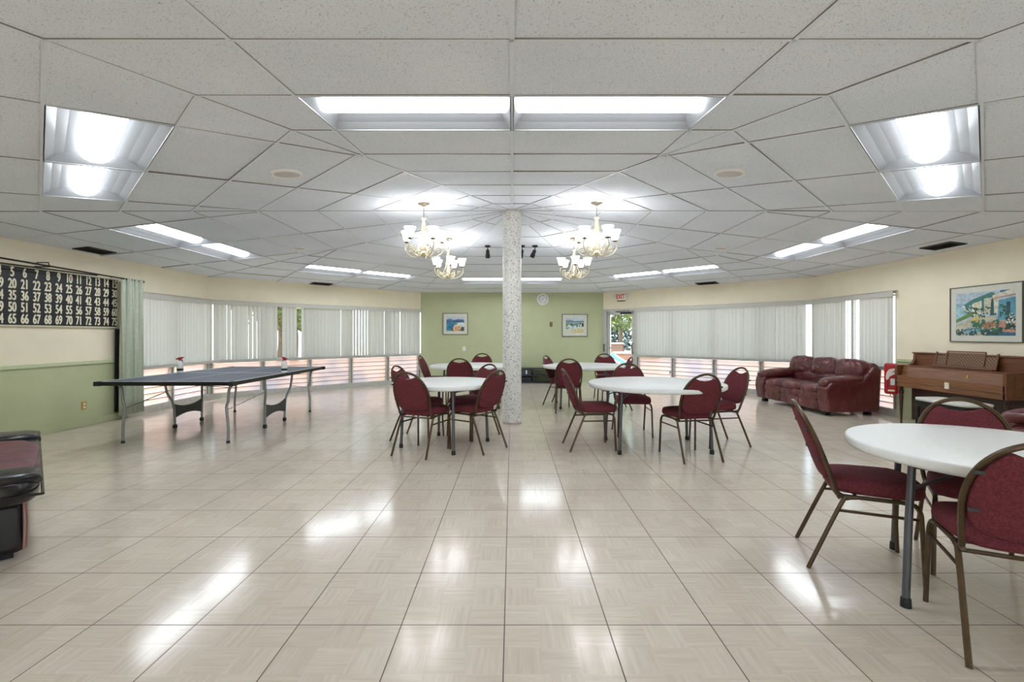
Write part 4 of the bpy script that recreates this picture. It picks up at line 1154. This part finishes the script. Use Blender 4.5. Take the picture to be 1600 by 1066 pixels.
g.matrix_local = Matrix.Translation((PX(5.735) + .012 + .25 * .09, PY(yc), .97)) @ Matrix.Rotation(R(14), 4, 'Y') @ Matrix.Rotation(R(90), 4, 'Z')
for s in (-1, 1):
    b = MB(); b.box((0, 0, 0), (.135, .006, .13)); g = b.build('lattice', M['grille'], o)
    g.matrix_local = Matrix.Translation((PX(5.735) + .012 + .25 * .07, PY(yc) + s * .333, .95)) @ Matrix.Rotation(R(14), 4, 'Y') @ Matrix.Rotation(R(90), 4, 'Z')
for x in (5.58, 5.86):
    b = MB(); b.box((PX(x), PY(Y0) - .002, .69), (.006, .008, .22)); b.build('side_moulding', M['walnutlite'], t)

t = thing('piano_bench', 'black piano bench with a pale cushioned top, in front of the piano', 'bench', loc=(5.20, 5.60, 0))
b = MB(); b.bb((-.17, -.345, .40), (.17, .345, .47)); b.build('apron', M['blackgloss'], t, bevel=.006)
b = MB(); b.puff((0, 0, .492), (.36, .71, .045), p=7, n=10); b.build('cushion', M['cushionw'], t, smooth=True, sharp=0)
for sx in (-1, 1):
    for sy in (-1, 1):
        b = MB(); b.tube([(sx * .14, sy * .31, .40), (sx * .145, sy * .315, .2), (sx * .15, sy * .32, .0)], [.022, .017, .013], 10); b.build('leg', M['blackgloss'], t, smooth=True)

t = thing('extinguisher_cover', 'red fire extinguisher cover with white hand picture, hung on the wall beside the piano', 'extinguisher cover', loc=(5.80, 7.25, .38), rz=R(-38.3))
b = MB(); b.bb((-.085, -.05, 0), (.085, .05, .47)); b.build('cover', M['redcloth'], t, bevel=.03)
# hand outline and label, flat prints on the face that looks into the room and on the camera side
def flat(poly, face, mt, nm):
    b_ = MB()
    P = [((-.1412, .11 - u * .22, v) if face == 'x' else (-.08 + u * .155, -.0512, v)) for u, v in poly]
    Q = [((p[0] - .001, p[1], p[2]) if face == 'x' else (p[0], p[1] - .001, p[2])) for p in P]; n_ = len(P)
    b_.add(P + Q, [tuple(range(n_)), tuple(n_ + i for i in range(n_))[::-1]] + [(i, (i + 1) % n_, n_ + (i + 1) % n_, n_ + i) for i in range(n_)])
    return b_.build(nm, M[mt], t)
for fc in ('y',):
    flat([(.08, .26), (.15, .33), (.35, .38), (.8, .40), (.92, .38), (.7, .35), (.5, .33), (.78, .34), (.88, .32), (.6, .29), (.4, .27), (.25, .22), (.12, .22)], fc, 'mat', 'hand_print')
    flat([(.45, .14), (.9, .14), (.9, .24), (.45, .24)], fc, 'greywhite', 'label_print')
    flat([(.22, .1), (.3, .1), (.3, .22), (.22, .22)], fc, 'ink', 'hose_print')
b = MB(); b.tube([(.0, .04, .36), (.02, .10, .36), (.13, .17, .36)], .012, 8); b.build('bracket', M['vent'], t)
b = MB(); b.bb((-.04, -.0525, .045), (.04, -.0512, .07)); b.build('stripe_print', M['cream_num'], t)

# ------------------------------------------------------------------ outside
b = MB(); b.quad((-40, -20, -.05), (40, -20, -.05), (40, 50, -.05), (-40, 50, -.05)); tag(b.build('paving', M['ground']), kind='structure')
b = MB(); b.bb((1, 14.5, -.045), (16, 34, -.03)); tag(b.build('pool_deck', M['outwhite']), kind='structure')
def tree(x, y, h_, cr, mat, label, n=900, seed=0, group='trees outside the windows'):
    t_ = thing('tree', label, 'tree', loc=(x, y, -.05), group=group)
    b_ = MB(); b_.tube([(0, 0, 0), (.05, .02, h_ * .35), (-.03, .04, h_ * .7)], [.14, .11, .06], 10); b_.build('trunk', M['bark'], t_, smooth=True)
    rr = random.Random(seed); b_ = MB()
    for _ in range(n):
        d = Vector((rr.gauss(0, 1), rr.gauss(0, 1), rr.gauss(0, 1))).normalized() * cr * rr.uniform(.55, 1) ; d.z *= .8
        p = Vector((0, 0, h_ * .72)) + d; s_ = rr.uniform(.09, .2)
        u = Vector((rr.gauss(0, 1), rr.gauss(0, 1), rr.gauss(0, 1))).normalized(); w_ = u.orthogonal().normalized()
        b_.quad(p - u * s_, p - w_ * s_ * .5, p + u * s_, p + w_ * s_ * .5)
    b_.build('foliage', mat, t_)
tree(-6.2, 12.7, 3.4, 1.3, M['leaf'], 'yellow-green tree seen through the first gap of the long blind', 800, 1)
tree(-7.2, 15.6, 3.6, 1.5, M['leafdark'], 'dark tree seen through the second gap of the long blind', 800, 2)
tree(5.35, 23.5, 3.9, 1.7, M['leaf'], 'leafy tree seen through the exit door, left of the pale sky', 1500, 3)
tree(8.6, 30.5, 5.0, 2.2, M['leafdark'], 'distant tree seen through the upper edge of the exit door', 1000, 4)
t_ = thing('hedge', 'dark blue-green hedge beyond the pool deck, seen through the exit door', 'hedge', loc=(7, 27, -.05))
rr = random.Random(9); b_ = MB()
for _ in range(2600):
    p = Vector((rr.uniform(-5, 5), rr.uniform(-.5, .5), rr.uniform(.02, 2.1))); s_ = rr.uniform(.1, .2)
    u = Vector((rr.gauss(0, 1), rr.gauss(0, 1), rr.gauss(0, 1))).normalized(); w_ = u.orthogonal().normalized()
    b_.quad(p - u * s_, p - w_ * s_ * .6, p + u * s_, p + w_ * s_ * .6)
b_.build('foliage', M['leafdark'], t_)
pr0 = None
for x, y, sx, sz, lab in ((4.75, 19.6, 1.0, .55, 'low brown planter box outside, lower of the pair seen through the door'), (4.55, 21.4, .8, .9, 'dark brown planter box outside, behind the low one'), (5.85, 20.3, .8, 1.25, 'tall brown planter box outside the exit door')):
    t_ = thing('planter_box', lab, 'planter', loc=(x, y, -.03), group='brown planter boxes on the pool deck')
    b_ = MB(); b_.bb((-sx / 2, -.3, 0), (sx / 2, .3, sz)); b_.build('box', M['planter'], t_, bevel=.01)
    b_ = MB(); b_.bb((-sx / 2 - .03, -.33, sz), (sx / 2 + .03, .33, sz + .05)); b_.build('rim', M['mat'], t_)
ln0 = None
for x, y, mt, lab in ((4.35, 16.2, 'teal', 'teal pool lounger outside the exit door'), (4.2, 17.4, 'purple', 'violet pool lounger outside the exit door')):
    t_ = thing('pool_lounger', lab, 'sun lounger', loc=(x, y, -.03), rz=.15)
    b_ = MB(); b_.box((.2, 0, .34), (1.3, .58, .04)); b_.box((-.75, 0, .5), (.7, .58, .04), Matrix.Rotation(R(32), 3, 'Y')); b_.build('sling', M[mt], t_)
    for s_ in (-1, 1):
        b_ = MB(); b_.tube([(-1.0, s_ * .3, .66), (-.45, s_ * .3, .32), (.85, s_ * .3, .32)], .02, 8); b_.build('rail', M['white'], t_)
        for xx in (-.4, .7):
            b_ = MB(); b_.tube([(xx, s_ * .3, .32), (xx, s_ * .3, .0)], .018, 8); b_.build('leg', M['white'], t_)
